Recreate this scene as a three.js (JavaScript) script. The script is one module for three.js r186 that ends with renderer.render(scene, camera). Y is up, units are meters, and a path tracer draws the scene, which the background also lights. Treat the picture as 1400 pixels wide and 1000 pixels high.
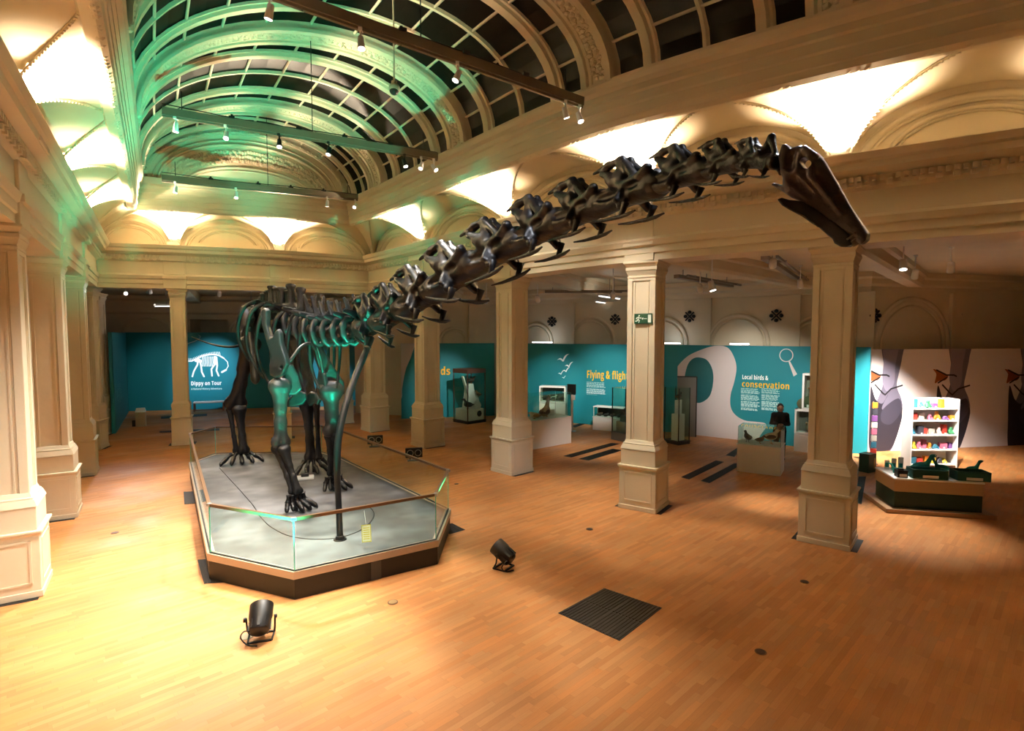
import * as THREE from 'three';
import { mergeGeometries, mergeVertices, toCreasedNormals } from 'three/addons/utils/BufferGeometryUtils.js';
import { RoundedBoxGeometry } from 'three/addons/geometries/RoundedBoxGeometry.js';

// ---------------------------------------------------------------- camera, light, exposure
const scene = new THREE.Scene();
scene.background = new THREE.Color(0x000000);
const F = 750, EYE = 3.9, PITCH = Math.atan(42 / F);
const camera = new THREE.PerspectiveCamera(2 * Math.atan(500 / F) * 180 / Math.PI, 1.4, 0.05, 200);
camera.position.set(0, EYE, 0);
camera.rotation.set(-PITCH, 0, 0);
scene.add(camera);
const renderer = new THREE.WebGLRenderer({ antialias: true });
renderer.toneMapping = THREE.LinearToneMapping;
renderer.toneMappingExposure = 1.4;
renderer.shadowMap.enabled = true;
const UPLIGHT = 540, TRACK = 0.36;          // candela of a cornice uplight, factor on the lantern track spots
const WARM = new THREE.Color(1.0, 0.79, 0.55), WHITE = new THREE.Color(1.0, 0.93, 0.84), COOL = new THREE.Color(0.86, 0.9, 1.0), GREEN = new THREE.Color(0.02, 1.0, 0.62);

// ---------------------------------------------------------------- helpers
const V = (x, y, z) => new THREE.Vector3(x, y, z);
let seed = 7;
function rnd() { seed = (seed * 1664525 + 1013904223) >>> 0; return seed / 4294967296; }
const rr = (a, b) => a + (b - a) * rnd();
// a photo pixel gives a direction; the distance comes from a plane or a known depth
function dirOf(px, py) {
  const x = (px - 700) / F, y = (500 - py) / F, z = -1, c = Math.cos(PITCH), s = Math.sin(PITCH);
  return V(x, y * c + z * s, -y * s + z * c);
}
function G(px, py, h = 0) { const d = dirOf(px, py), t = (h - EYE) / d.y; return V(d.x * t, h, d.z * t); }
function S(px, py, dist) { return dirOf(px, py).normalize().multiplyScalar(dist).add(V(0, EYE, 0)); }
function D(px, py, depth) { const d = dirOf(px, py), t = depth / -d.z; return V(d.x * t, EYE + d.y * t, -depth); }
const used = {};
function numbered(n) { used[n] = (used[n] ?? -1) + 1; return used[n] ? `${n}_${String(used[n]).padStart(3, '0')}` : n; }
function plain(g) {               // every geometry to the same form: no index, position + normal + uv
  if (g.index) g = g.toNonIndexed();
  for (const k of Object.keys(g.attributes)) if (!['position', 'normal', 'uv'].includes(k)) g.deleteAttribute(k);
  if (!g.attributes.normal) g.computeVertexNormals();
  if (!g.attributes.uv) g.setAttribute('uv', new THREE.BufferAttribute(new Float32Array(g.attributes.position.count * 2), 2));
  g.morphAttributes = {};
  return g;
}
function boxUV(g, turn = 0) {     // uv in metres from the face direction
  const p = g.attributes.position, n = g.attributes.normal, u = g.attributes.uv, c = Math.cos(turn), s = Math.sin(turn);
  for (let i = 0; i < p.count; i++) {
    const x = p.getX(i), y = p.getY(i), z = p.getZ(i), ax = Math.abs(n.getX(i)), ay = Math.abs(n.getY(i)), az = Math.abs(n.getZ(i));
    if (ay > ax && ay > az) u.setXY(i, x * c - z * s, x * s + z * c);
    else u.setXY(i, ax > az ? z : x, y);
  }
  return g;
}
function join(list) { list = [].concat(list).map(plain); return list.length > 1 ? mergeGeometries(list, false) : list[0]; }
function mesh(name, geo, mat, parent, uv = true) {
  const g = join(geo); if (uv) boxUV(g, uv === true ? 0 : uv);
  const m = new THREE.Mesh(g, mat); m.name = name; m.castShadow = m.receiveShadow = true; if (parent) parent.add(m); return m;
}
function tag(o, label, category, group) { o.name = numbered(o.name); o.userData.label = label; o.userData.category = category; if (group) o.userData.group = group; if (!o.parent) scene.add(o); return o; }
function thing(name, label, category, pos = V(0, 0, 0), turn = 0, group) {
  const o = new THREE.Group(); o.name = name; o.position.copy(pos); o.rotation.y = turn; return tag(o, label, category, group);
}
function struct(o, label) { o.userData.kind = 'structure'; if (label) o.userData.label = label; if (!o.parent) scene.add(o); return o; }
function box(w, h, d, x = 0, y = 0, z = 0, ry = 0, bevel = 0) {   // y is the bottom
  const g = bevel ? new RoundedBoxGeometry(w, h, d, 1, bevel) : new THREE.BoxGeometry(w, h, d);
  if (ry) g.rotateY(ry); g.translate(x, y + h / 2, z); return g;
}
function cyl(r0, r1, h, x = 0, y = 0, z = 0, n = 20) { const g = new THREE.CylinderGeometry(r1, r0, h, n); g.translate(x, y + h / 2, z); return g; }
function frust(w0, d0, w1, d1, y0, y1) {     // box with a different size at the top
  const g = new THREE.BoxGeometry(1, 1, 1), p = g.attributes.position;
  for (let i = 0; i < p.count; i++) { const t = p.getY(i) > 0; p.setXYZ(i, p.getX(i) * (t ? w1 : w0), t ? y1 : y0, p.getZ(i) * (t ? d1 : d0)); }
  g.computeVertexNormals(); return g;
}
function bar(a, b, w, h = w) {               // rectangular bar from a to b
  const g = new THREE.BoxGeometry(w, h, a.distanceTo(b)); const m = new THREE.Matrix4().lookAt(a, b, V(0, 1, 0.001)); g.applyMatrix4(m);
  const c = a.clone().add(b).multiplyScalar(0.5); g.translate(c.x, c.y, c.z); return g;
}
function rod(a, b, r, n = 10) { return tube([a, b], [r, r], n); }
// a tube through points with a radius at each; flat squeezes the section along its first normal
function tube(pts, radii, n = 10, flat = 1, up = null, caps = true) {
  const N = pts.length, T = pts.map((p, i) => pts[Math.min(N - 1, i + 1)].clone().sub(pts[Math.max(0, i - 1)]).normalize());
  let nor = up ? up.clone() : (Math.abs(T[0].y) < 0.9 ? V(0, 1, 0) : V(1, 0, 0));
  const pos = [], idx = [];
  for (let i = 0; i < N; i++) {
    nor.addScaledVector(T[i], -nor.dot(T[i])).normalize(); const bi = V(0, 0, 0).crossVectors(T[i], nor);
    const r = Array.isArray(radii) ? radii[i] : radii;
    for (let k = 0; k < n; k++) { const a = k / n * Math.PI * 2, q = pts[i].clone().addScaledVector(nor, Math.cos(a) * r * flat).addScaledVector(bi, Math.sin(a) * r); pos.push(q.x, q.y, q.z); }
  }
  for (let i = 0; i < N - 1; i++) for (let k = 0; k < n; k++) { const a = i * n + k, b = i * n + (k + 1) % n; idx.push(a, b, a + n, b, b + n, a + n); }
  if (caps) for (const [i, s] of [[0, 1], [N - 1, 0]]) {
    const c = pos.length / 3; pos.push(pts[i].x, pts[i].y, pts[i].z);
    for (let k = 0; k < n; k++) { const a = i * n + k, b = i * n + (k + 1) % n; s ? idx.push(b, a, c) : idx.push(a, b, c); }
  }
  const g = new THREE.BufferGeometry(); g.setAttribute('position', new THREE.Float32BufferAttribute(pos, 3)); g.setIndex(idx); g.computeVertexNormals();
  return g;
}
function curve(pts, n) { return new THREE.CatmullRomCurve3(pts).getPoints(n); }
function quads(list) {            // list of [a,b,c,d] corner vectors, flat shaded
  const pos = [];
  for (const [a, b, c, d] of list) for (const v of d ? [a, b, c, a, c, d] : [a, b, c]) pos.push(v.x, v.y, v.z);
  const g = new THREE.BufferGeometry(); g.setAttribute('position', new THREE.Float32BufferAttribute(pos, 3)); g.computeVertexNormals(); return g;
}
// closed profile [[out, y], ...] swept along a plan path of {p, n}: p a point, n the horizontal direction that "out" follows
function sweep(profile, path, ends = true) {
  const L = [], ring = k => profile.map(([o, y]) => V(path[k].p.x + path[k].n.x * o, y, path[k].p.z + path[k].n.z * o));
  const P = profile.length;
  for (let k = 0; k < path.length - 1; k++) { const A = ring(k), B = ring(k + 1); for (let i = 0; i < P; i++) { const j = (i + 1) % P; L.push([A[i], B[i], B[j], A[j]]); } }
  if (ends) for (const k of [0, path.length - 1]) { const A = ring(k), t = THREE.ShapeUtils.triangulateShape(profile.map(q => new THREE.Vector2(...q)), []); for (const [a, b, c] of t) L.push(k ? [A[a], A[b], A[c]] : [A[c], A[b], A[a]]); }
  return toCreasedNormals(quads(L), 0.35);
}
function prism(pts, y0, y1) {     // plan polygon (Vector3 list) pulled from y0 to y1
  const t = THREE.ShapeUtils.triangulateShape(pts.map(p => new THREE.Vector2(p.x, p.z)), []), L = [], at = (p, y) => V(p.x, y, p.z);
  for (const [a, b, c] of t) { L.push([at(pts[a], y1), at(pts[b], y1), at(pts[c], y1)]); L.push([at(pts[c], y0), at(pts[b], y0), at(pts[a], y0)]); }
  pts.forEach((p, i) => { const q = pts[(i + 1) % pts.length]; L.push([at(p, y0), at(q, y0), at(q, y1), at(p, y1)]); });
  return quads(L);
}
function wallBox(a, b, y0, y1, th) { return bar(V(a.x, (y0 + y1) / 2, a.z), V(b.x, (y0 + y1) / 2, b.z), th, y1 - y0); }
const flat2 = v => V(v.x, 0, v.z);

// ---------------------------------------------------------------- textures and materials
function hash2(x, y) { let h = (x * 374761393 + y * 668265263) | 0; h = (h ^ (h >>> 13)) * 1274126177 | 0; return ((h ^ (h >>> 16)) >>> 0) / 4294967296; }
function vnoise(x, y, per = 0) {
  const xi = Math.floor(x), yi = Math.floor(y), fx = x - xi, fy = y - yi, sx = fx * fx * (3 - 2 * fx), sy = fy * fy * (3 - 2 * fy);
  const w = v => per ? ((v % per) + per) % per : v;
  const a = hash2(w(xi), w(yi)), b = hash2(w(xi + 1), w(yi)), c = hash2(w(xi), w(yi + 1)), d = hash2(w(xi + 1), w(yi + 1));
  return a + (b - a) * sx + (c - a) * sy + (a - b - c + d) * sx * sy;
}
function dataTex(w, h, fn, srgb = false, size = [1, 1]) {
  const d = new Uint8Array(w * h * 4);
  for (let y = 0; y < h; y++) for (let x = 0; x < w; x++) { const c = fn(x, y); d.set([c[0], c[1], c[2], 255], (y * w + x) * 4); }
  const t = new THREE.DataTexture(d, w, h); t.wrapS = t.wrapT = THREE.RepeatWrapping; t.magFilter = THREE.LinearFilter; t.minFilter = THREE.LinearMipmapLinearFilter; t.generateMipmaps = true;
  if (srgb) t.colorSpace = THREE.SRGBColorSpace; t.repeat.set(1 / size[0], 1 / size[1]); t.needsUpdate = true; return t;
}
const clamp = v => Math.max(0, Math.min(255, v));
const mottle = (w, size, lo, hi, f = 8) => dataTex(w, w, (x, y) => {
  let v = 0, a = 0.5, q = f; for (let o = 0; o < 5; o++) { v += a * vnoise(x / w * q, y / w * q, q); a *= 0.5; q *= 2; }
  const g = clamp(255 * (lo + (hi - lo) * v)); return [g, g, g];
}, false, [size, size]);
const plasterBump = mottle(512, 1.7, 0, 1), coarse = mottle(512, 3.1, 0.35, 0.75, 4), coarseCol = mottle(512, 4.3, 0.86, 1.0, 6);
const M = {};
const std = (hex, roughness = 0.6, extra = {}) => new THREE.MeshStandardMaterial({ color: hex, roughness, ...extra });
M.plaster = std(0xe4d6b8, 0.62, { bumpMap: plasterBump, bumpScale: 0.004, map: coarseCol });
M.vault = std(0xe2d3b4, 0.75, { bumpMap: plasterBump, bumpScale: 0.003, map: coarseCol });
M.aislePlaster = M.plaster;
M.blind = M.plaster;
M.dark = std(0x14120f, 0.6);
M.black = std(0x0b0b0c, 0.45);
M.blackMetal = std(0x101114, 0.38, { metalness: 0.3 });
M.steel = std(0x9a9a98, 0.35, { metalness: 0.8 });
M.trackMetal = std(0x7d7262, 0.5, { metalness: 0.3 });
M.white = std(0xe9e6e2, 0.55);
M.whiteGloss = std(0xf0efec, 0.3);
M.glass = new THREE.MeshPhysicalMaterial({ color: 0xf2fbf7, roughness: 0.02, transmission: 1, thickness: 0, ior: 1.45, specularIntensity: 0.6 });
M.glassEdge = new THREE.MeshPhysicalMaterial({ color: 0x7fe0c4, roughness: 0.15, transmission: 0.4, thickness: 0 });
M.night = new THREE.MeshPhysicalMaterial({ color: 0x16130f, roughness: 0.4, specularIntensity: 0.15 });
const glow = (c, k) => new THREE.MeshStandardMaterial({ color: 0x000000, emissive: c, emissiveIntensity: k, roughness: 0.5 });
M.lampGlow = glow(new THREE.Color(1, 0.93, 0.84), 6);
M.tubeGlow = glow(new THREE.Color(0.95, 0.97, 1), 3);
M.greenGlow = glow(GREEN, 6);
// oak-strip floor: staggered boards with their own tone and grain
const woodTex = (() => {
  const W = 2048, H = 2048, SX = 4, rows = 56, rowH = H / rows, cols = [];   // 4 m square: boards 7 cm wide
  for (let r = 0; r < rows; r++) { const a = []; let x = rr(0, 200); const x0 = x; while (x < W + x0 - 120) { a.push(x); x += rr(170, 420); } cols.push(a); }
  const tone = cols.map(a => a.map(() => rr(-1, 1))), warm = cols.map(a => a.map(() => rr(-1, 1)));
  return dataTex(W, H, (x, y) => {
    const r = Math.floor(y / rowH), fy = (y - r * rowH) / rowH, a = cols[r]; let k = a.length - 1;
    for (let i = 0; i < a.length; i++) if (x >= a[i]) k = i;
    if (x < a[0]) k = a.length - 1;
    const t = tone[r][k], wv = warm[r][k], start = a[k];
    const grain = vnoise(x / 60 + k * 17 + r * 31, y * 0.9 + r * 7) - 0.5, fine = vnoise(x / 9 + r * 5, y * 2.1) - 0.5, cloud = vnoise(x / W * 8, y / H * 8, 8) - 0.5;
    let m = 1 + t * 0.05 + grain * 0.06 + fine * 0.03 + cloud * 0.1;
    if (fy < 0.035 || (x - start >= 0 && x - start < 2)) m *= 0.92;
    return [clamp(190 * m), clamp((130 + wv * 5) * m), clamp((77 + wv * 7) * m)];
  }, true, [SX, SX]);
})();
M.floor = new THREE.MeshPhysicalMaterial({ map: woodTex, roughness: 0.95, roughnessMap: coarse, specularIntensity: 0.5 });
const carpetTex = dataTex(512, 512, (x, y) => { const v = vnoise(x / 512 * 8, y / 512 * 8, 8) * 0.6 + vnoise(x / 512 * 20, y / 512 * 20, 20) * 0.3 + hash2(x, y) * 0.18; const g = 50 + 66 * v; return [clamp(g), clamp(g), clamp(g * 1.01)]; }, true, [3.2, 3.2]);
M.deck = std(0xffffff, 0.6, { map: carpetTex, bumpMap: coarse, bumpScale: 0.001 });
const boneTone = mottle(512, 0.5, 0.6, 1.15, 6);
const boneBump = mottle(512, 0.35, 0, 1, 10);
M.bone = new THREE.MeshPhysicalMaterial({ color: 0x070607, roughness: 0.55, specularIntensity: 0.5, roughnessMap: boneTone, bumpMap: boneBump, bumpScale: 0.004, clearcoat: 0.12, clearcoatRoughness: 0.25 });
M.skullBone = new THREE.MeshPhysicalMaterial({ color: 0x33292a, roughness: 0.42, roughnessMap: boneTone, bumpMap: boneBump, bumpScale: 0.006, clearcoat: 0.3, clearcoatRoughness: 0.3 });
M.boneGrey = new THREE.MeshPhysicalMaterial({ color: 0x1e1b1c, specularIntensity: 0.7, roughness: 0.5, roughnessMap: boneTone, bumpMap: boneBump, bumpScale: 0.004, clearcoat: 0.12, clearcoatRoughness: 0.25 });

function spot(from, to, color, cd, angle, penumbra = 0.6, radius = 1.5) {
  const l = new THREE.SpotLight(color, cd, 0, angle, penumbra, 2); l.position.copy(from); l.target.position.copy(to);
  l.castShadow = true; l.shadow.radius = radius; l.shadow.mapSize.set(1024, 1024); scene.add(l); scene.add(l.target); return l;
}
function point(at, color, cd, radius = 2) { const l = new THREE.PointLight(color, cd, 0, 2); l.position.copy(at); l.castShadow = true; l.shadow.radius = radius; scene.add(l); return l; }
// ---------------------------------------------------------------- plan of the hall (pixels of column feet on the floor)
const R = [G(466, 578), G(513, 588), G(585, 609), G(700, 644), G(880, 692), G(1131, 738)];
R.push(R[5].clone().add(V(3.1, 0, 1.9)), R[5].clone().add(V(6.3, 0, 3.5)));
const Bk = [G(128, 613), G(250, 607), G(387, 599)];            // back row, left to right; its right end is R[1]
const Lf = [Bk[0]]; for (let i = 1; i < 7; i++) Lf.push(Bk[0].clone().add(V(2.27 * i, 0, 3.53 * i)));
const Y_CAP = 5.5, Y_COR = 6.95, Y_BEAM = 8.0, Y_SPR = 8.75, COVE = 1.45;
const rowR = R.slice(1), rowB = [Bk[0], Bk[1], Bk[2], R[1]], rowL = Lf;
const hallC = V(-5, 0, -12);
function normals(row) {           // inward horizontal normals
  return row.map((p, i) => { const t = row[Math.min(row.length - 1, i + 1)].clone().sub(row[Math.max(0, i - 1)]).normalize(), n = V(-t.z, 0, t.x); if (n.dot(hallC.clone().sub(p)) < 0) n.negate(); return n; });
}
const nR = normals(rowR), nB = normals(rowB), nL = normals(rowL);
function mitre(n1, n2) { const m = n1.clone().add(n2).normalize(); return m.multiplyScalar(1 / m.dot(n1)); }
const first = (row) => { const t = row[1].clone().sub(row[0]).normalize(); return V(-t.z, 0, t.x); };
const inw = (n, p) => n.dot(hallC.clone().sub(p)) < 0 ? n.negate() : n;
{ const cR = mitre(inw(first(rowR), rowR[0]), inw(first([rowB[3], rowB[2]]), rowB[3])); nR[0] = cR; nB[3] = cR.clone();
  const cL = mitre(inw(first(rowL), rowL[0]), inw(first([rowB[0], rowB[1]]), rowB[0])); nL[0] = cL; nB[0] = cL.clone(); }
// smooth path of {p, n} through a row, so many steps to a bay
function pathOf(row, nn, steps) {
  const c = new THREE.CatmullRomCurve3(row), out = [], N = row.length - 1;
  for (let i = 0; i <= N * steps; i++) { const u = i / (N * steps), k = Math.min(N - 1, Math.floor(i / steps)), f = i / steps - k; out.push({ p: c.getPoint(u), n: nn[k].clone().lerp(nn[k + 1], f) }); }
  return out;
}
const beamAt = (p, n) => p.clone().addScaledVector(n, COVE);
for (let i = 2; i < 7; i++) nR[i].multiplyScalar([0, 0, 1.04, 1.12, 1.24, 1.3, 1.3][i]);   // the cove deepens towards the viewing end

// ---------------------------------------------------------------- floor and outer shell
const hallTurn = 0.765;           // the boards run with the long colonnade
struct(mesh('floor', box(70, 0.3, 62, 0, -0.3, -16), M.floor, null, hallTurn), 'oak strip floor');
const wallA = [G(549, 573), G(676, 568.5), G(925, 592), G(1185, 622)], panelH = 3.5;
const dirBack = V(9.6, 0, -0.9).normalize();
const backA = G(175, 562.5), backB = G(455, 557);
const outR = wallA.map(p => p.clone().add(V(0.55, 0, -0.95)));
outR.unshift(outR[0].clone().add(V(-3.2, 0, -1.2))); outR.push(outR[outR.length - 1].clone().add(V(12.5, 0, -3.2)));
const bk0 = backA.clone().add(V(-8, 0, 0.6)).add(V(0, 0, -1)), bk1 = backB.clone().add(V(6.5, 0, -3.5));
const Y_AISLE = 6.0;
function arcWall(name, pts, label) {
  const g = new THREE.Group(); g.name = name; struct(g, label);
  for (let i = 0; i < pts.length - 1; i++) mesh('wall_section', wallBox(pts[i], pts[i + 1], 0, Y_AISLE, 0.3), M.aislePlaster, g);
  return g;
}
const wallRight = arcWall('wall_right', outR, 'outer wall of the side aisle with blind arches');
const wallBack = arcWall('wall_back', [bk1, outR[0]], 'end wall behind the back row of columns');
const leftFar = Lf[6].clone().add(V(-8, 0, 4)), frontR = outR[outR.length - 1].clone().add(V(2, 0, 13));
arcWall('wall_left', [bk0, leftFar], 'outer wall of the left aisle');
struct(mesh('wall_front', [wallBox(leftFar, V(4, 0, 5.2), 0, 11.6, 0.3), wallBox(V(4, 0, 5.2), frontR, 0, 11.6, 0.3), wallBox(frontR, outR[outR.length - 1], 0, Y_AISLE, 0.3)], M.plaster), 'wall at the viewing end of the hall');
// blind arches, string course and pierced roundels on the aisle wall
{
  const arches = [[620, 17], [735, 20], [810, 29], [905, 32], [1010, 38], [1121, 40], [1240, 44]], rounds = [[690, 441], [757, 440], [843, 437], [945, 433], [1063, 432], [1190, 432], [1300, 430]];
  const onWall = (px, py) => { for (let i = 0; i < outR.length - 1; i++) { const a = outR[i], b = outR[i + 1], d = dirOf(px, py), ex = b.x - a.x, ez = b.z - a.z, det = d.x * -ez + ex * d.z; const t = (a.x * -ez + ex * a.z) / det, u = (d.x * a.z - d.z * a.x) / det; if (t > 0 && u >= -0.001 && u <= 1.001) { const tt = V(ex, 0, ez).normalize(); return { p: V(d.x * t, EYE + d.y * t, d.z * t), t: tt, n: V(-tt.z, 0, tt.x).multiplyScalar((-tt.z * -a.x + tt.x * -a.z) > 0 ? 1 : -1) }; } } };
  for (const [px, hw] of arches) {
    const w = onWall(px, 472), e = onWall(px + hw, 472); if (!w || !e) continue; const r = w.p.distanceTo(e.p), y0 = 3.35, P = (s, y, o) => w.p.clone().setY(0).addScaledVector(w.t, s).addScaledVector(w.n, 0.15 + o).setY(y);
    const spring = 3.55, rise = Math.min(r, 1.55), ring = (q, o) => { const a = []; for (let k = 0; k <= 20; k++) { const f = Math.PI * (1 - k / 20); a.push(P(Math.cos(f) * q, spring + Math.sin(f) * q * rise / r, o)); } return [P(-q, y0, o), ...a, P(q, y0, o)]; };
    mesh('arch_moulding', [tube(ring(r * 1.1, 0.03), 0.075, 6, 1), tube(ring(r * 0.93, 0.04), 0.035, 6, 1)], M.aislePlaster, wallRight);
    const inner = ring(r * 0.9, 0.012), c = P(0, y0, 0.012), L = []; for (let k = 0; k < inner.length - 1; k++) L.push([c, inner[k], inner[k + 1]]);
    mesh('blind_window', quads(L), M.blind, wallRight);
  }
  for (const [px, py] of rounds) {
    const w = onWall(px, py); if (!w) continue; const g = [], c = w.p.clone().addScaledVector(w.n, 0.17), U = V(0, 1, 0);
    for (const s of [-1, 1]) g.push(bar(c.clone().addScaledVector(w.t, -0.17).addScaledVector(U, -0.17 * s), c.clone().addScaledVector(w.t, 0.17).addScaledVector(U, 0.17 * s), 0.05, 0.05));
    for (let k = 0; k < 4; k++) { const a = k * Math.PI / 2; g.push(rod(c.clone().addScaledVector(w.t, Math.cos(a) * 0.17).addScaledVector(U, Math.sin(a) * 0.17).addScaledVector(w.n, -0.03), c.clone().addScaledVector(w.t, Math.cos(a) * 0.17).addScaledVector(U, Math.sin(a) * 0.17).addScaledVector(w.n, 0.04), 0.07, 10)); }
    mesh('pierced_vent', g, M.dark, wallRight);
  }
  const cor = outR.map(p => ({ p, n: V(-0.5, 0, 0.86) }));
  mesh('wall_cornice', sweep([[0, Y_AISLE - 0.02], [0.62, Y_AISLE - 0.02], [0.6, 5.82], [0.45, 5.76], [0.4, 5.6], [0.24, 5.52], [0.2, 5.36], [0, 5.3]], cor), M.aislePlaster, wallRight);
  for (let i = 0; i < 7; i++) { const w = onWall([640, 777, 868, 960, 1078, 1176, 1290][i], 460); if (w) mesh('wall_pilaster', bar(V(w.p.x + w.n.x * 0.2, 4.3, w.p.z + w.n.z * 0.2), V(w.p.x + w.n.x * 0.2, 4.3, w.p.z + w.n.z * 0.2).addScaledVector(w.t, 0.42), 0.16, 2.1), M.aislePlaster, wallRight); }
}
// end wall: low arch, dark recess, cornice
{
  const t = bk1.clone().sub(bk0).normalize(), n = V(-t.z, 0, t.x); if (n.z < 0) n.negate();
  const path = [bk0, bk1].map(p => ({ p, n }));
  mesh('wall_cornice', sweep([[0, 5.98], [0.7, 5.98], [0.66, 5.8], [0.4, 5.7], [0.36, 5.1], [0.25, 5.02], [0, 4.98]], path), M.aislePlaster, wallBack);
  const on = (px) => { const d = dirOf(px, 458), ex = bk1.x - bk0.x, ez = bk1.z - bk0.z, det = d.x * -ez + ex * d.z, tt = (bk0.x * -ez + ex * bk0.z) / det; return V(d.x * tt, 0, d.z * tt); };
  for (const [px, r, y0] of [[203, 1.1, 4.0], [345, 1.1, 4.0], [430, 1.1, 4.0]]) { const c = on(px).addScaledVector(n, 0.2), a = []; for (let k = 0; k <= 16; k++) { const f = Math.PI * k / 16; a.push(c.clone().addScaledVector(t, Math.cos(f) * r).setY(y0 + Math.sin(f) * r * 0.75)); } mesh('arch_moulding', tube(a, 0.07, 6), M.aislePlaster, wallBack); }
  // the wall with its square recess, a real niche 1.6 m deep
  const a = on(259), b = on(313), sec = (p, q, y0, y1) => mesh('wall_section', wallBox(p, q, y0, y1, 0.3), M.aislePlaster, wallBack), deep = p => p.clone().addScaledVector(n, -1.6);
  sec(bk0, a, 0, Y_AISLE); sec(b, bk1, 0, Y_AISLE); sec(a, b, 0, 3.6); sec(a, b, 4.75, Y_AISLE);
  mesh('recess', [wallBox(deep(a), deep(b), 3.5, 4.85, 0.1), wallBox(a, deep(a), 3.5, 4.85, 0.1), wallBox(b, deep(b), 3.5, 4.85, 0.1), prism([a, b, deep(b), deep(a)], 3.5, 3.6), prism([a, b, deep(b), deep(a)], 4.75, 4.85)], M.aislePlaster, wallBack);
}

// ---------------------------------------------------------------- columns
function columnGroup(p, n, turn, label, group, size = 1) {
  const c = thing('column', label, 'column', p, Math.atan2(n.x, n.z) + turn, group), w = 0.62 * size, q = 0.88 * size;
  mesh('floor_slot', box(q + 0.2, 0.004, q - 0.1, 0, 0.0, 0), M.dark, c);
  // pedestal with sunk panels
  mesh('pedestal', [box(q, 0.1, q, 0, 0, 0, 0, 0.01), box(q - 0.03, 0.86, q - 0.03, 0, 0.09, 0, 0, 0.012),
    frust(q - 0.02, q - 0.02, q + 0.03, q + 0.03, 0.93, 0.97), box(q + 0.04, 0.035, q + 0.04, 0, 0.97, 0, 0, 0.008)], M.plaster, c);
  for (let k = 0; k < 4; k++) {
    const a = k * Math.PI / 2, g = [], r = (q - 0.03) / 2 + 0.003, hw = q / 2 - 0.13;
    for (const s of [-1, 1]) { g.push(box(0.03, 0.66, 0.016, s * hw, 0.2, r)); g.push(box(hw * 2 + 0.03, 0.03, 0.016, 0, s < 0 ? 0.2 : 0.83, r)); }
    mesh('sunk_panel', g.map(x => x.rotateY(a)), M.plaster, c);
  }
  mesh('upper_plinth', [box(q - 0.08, 0.36, q - 0.08, 0, 1.0, 0, 0, 0.012), frust(q - 0.06, q - 0.06, w + 0.13, w + 0.13, 1.36, 1.46), box(w + 0.11, 0.045, w + 0.11, 0, 1.45, 0, 0, 0.015), frust(w + 0.07, w + 0.07, w + 0.02, w + 0.02, 1.49, 1.56)], M.plaster, c);
  const sh = [box(w - 0.03, Y_CAP - 1.5 - 0.3, w - 0.03, 0, 1.5, 0)];   // shaft with raised corner strips
  for (const sx of [-1, 1]) for (const sz of [-1, 1]) sh.push(box(0.12 * size, Y_CAP - 1.9, 0.12 * size, sx * (w / 2 - 0.05 * size), 1.52, sz * (w / 2 - 0.05 * size), 0, 0.012));
  for (let k = 0; k < 4; k++) { const a = k * Math.PI / 2; for (const s of [-1, 1]) sh.push(box(0.025, Y_CAP - 2.0, 0.02, s * (w / 2 - 0.155 * size), 1.55, w / 2 - 0.012).rotateY(a)); sh.push(box(w, 0.1, 0.05, 0, Y_CAP - 0.42, w / 2 - 0.02).rotateY(a)); }
  mesh('shaft', sh, M.plaster, c);
  mesh('capital', [box(w + 0.03, 0.05, w + 0.03, 0, Y_CAP - 0.36, 0, 0, 0.012), frust(w, w, w + 0.08, w + 0.08, Y_CAP - 0.31, Y_CAP - 0.2), box(w + 0.1, 0.07, w + 0.1, 0, Y_CAP - 0.2, 0, 0, 0.012), frust(w + 0.06, w + 0.06, w + 0.16, w + 0.16, Y_CAP - 0.13, Y_CAP - 0.05), box(w + 0.18, 0.05, w + 0.18, 0, Y_CAP - 0.05, 0, 0, 0.01)], M.plaster, c);
  return c;
}
const colR = [];
const rowLabel = 'square cream column of the long colonnade standing in a floor slot';
const labR = [null, 'cream corner column where the long colonnade meets the back row', 'cream column beside the tall glass case of white nests', 'cream column with the duck plinth just behind it', 'cream column carrying the green exit sign', 'cream column below the dinosaur skull', rowLabel, rowLabel];
for (let i = 1; i < 8; i++) { const k = i - 1; let n = nR[k].clone(); if (i === 1) n = inw(first(rowR), rowR[0]); colR.push(columnGroup(R[i], n.normalize(), [0, 0, 0.02, 0.05, 0.12, -0.12, 0, 0][i], labR[i], i > 5 ? 'colonnade columns beyond the skull' : undefined)); }
columnGroup(R[0], nR[1], 0, 'cream column standing behind the corner column in the back aisle');
columnGroup(Bk[1], inw(first(rowB), rowB[0]), 0.16, 'cream column beside the white bench in the back row', undefined, 0.72);
columnGroup(Bk[2], inw(first(rowB), rowB[0]), 0.1, 'cream back row column seen between the dinosaur legs', undefined, 0.72);
columnGroup(Bk[0], inw(first(rowB), rowB[0]), 0, 'cream corner column where the back row meets the left row', undefined, 0.8);
columnGroup(G(137, 594), inw(first(rowB), rowB[0]), 0, 'cream column at the edge of the teal side panel', undefined, 0.8);
for (let i = 1; i < 5; i++) columnGroup(Lf[i], nL[i].clone().normalize(), 0, 'square cream column of the left colonnade beside the viewing end', 'left colonnade columns');

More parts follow.
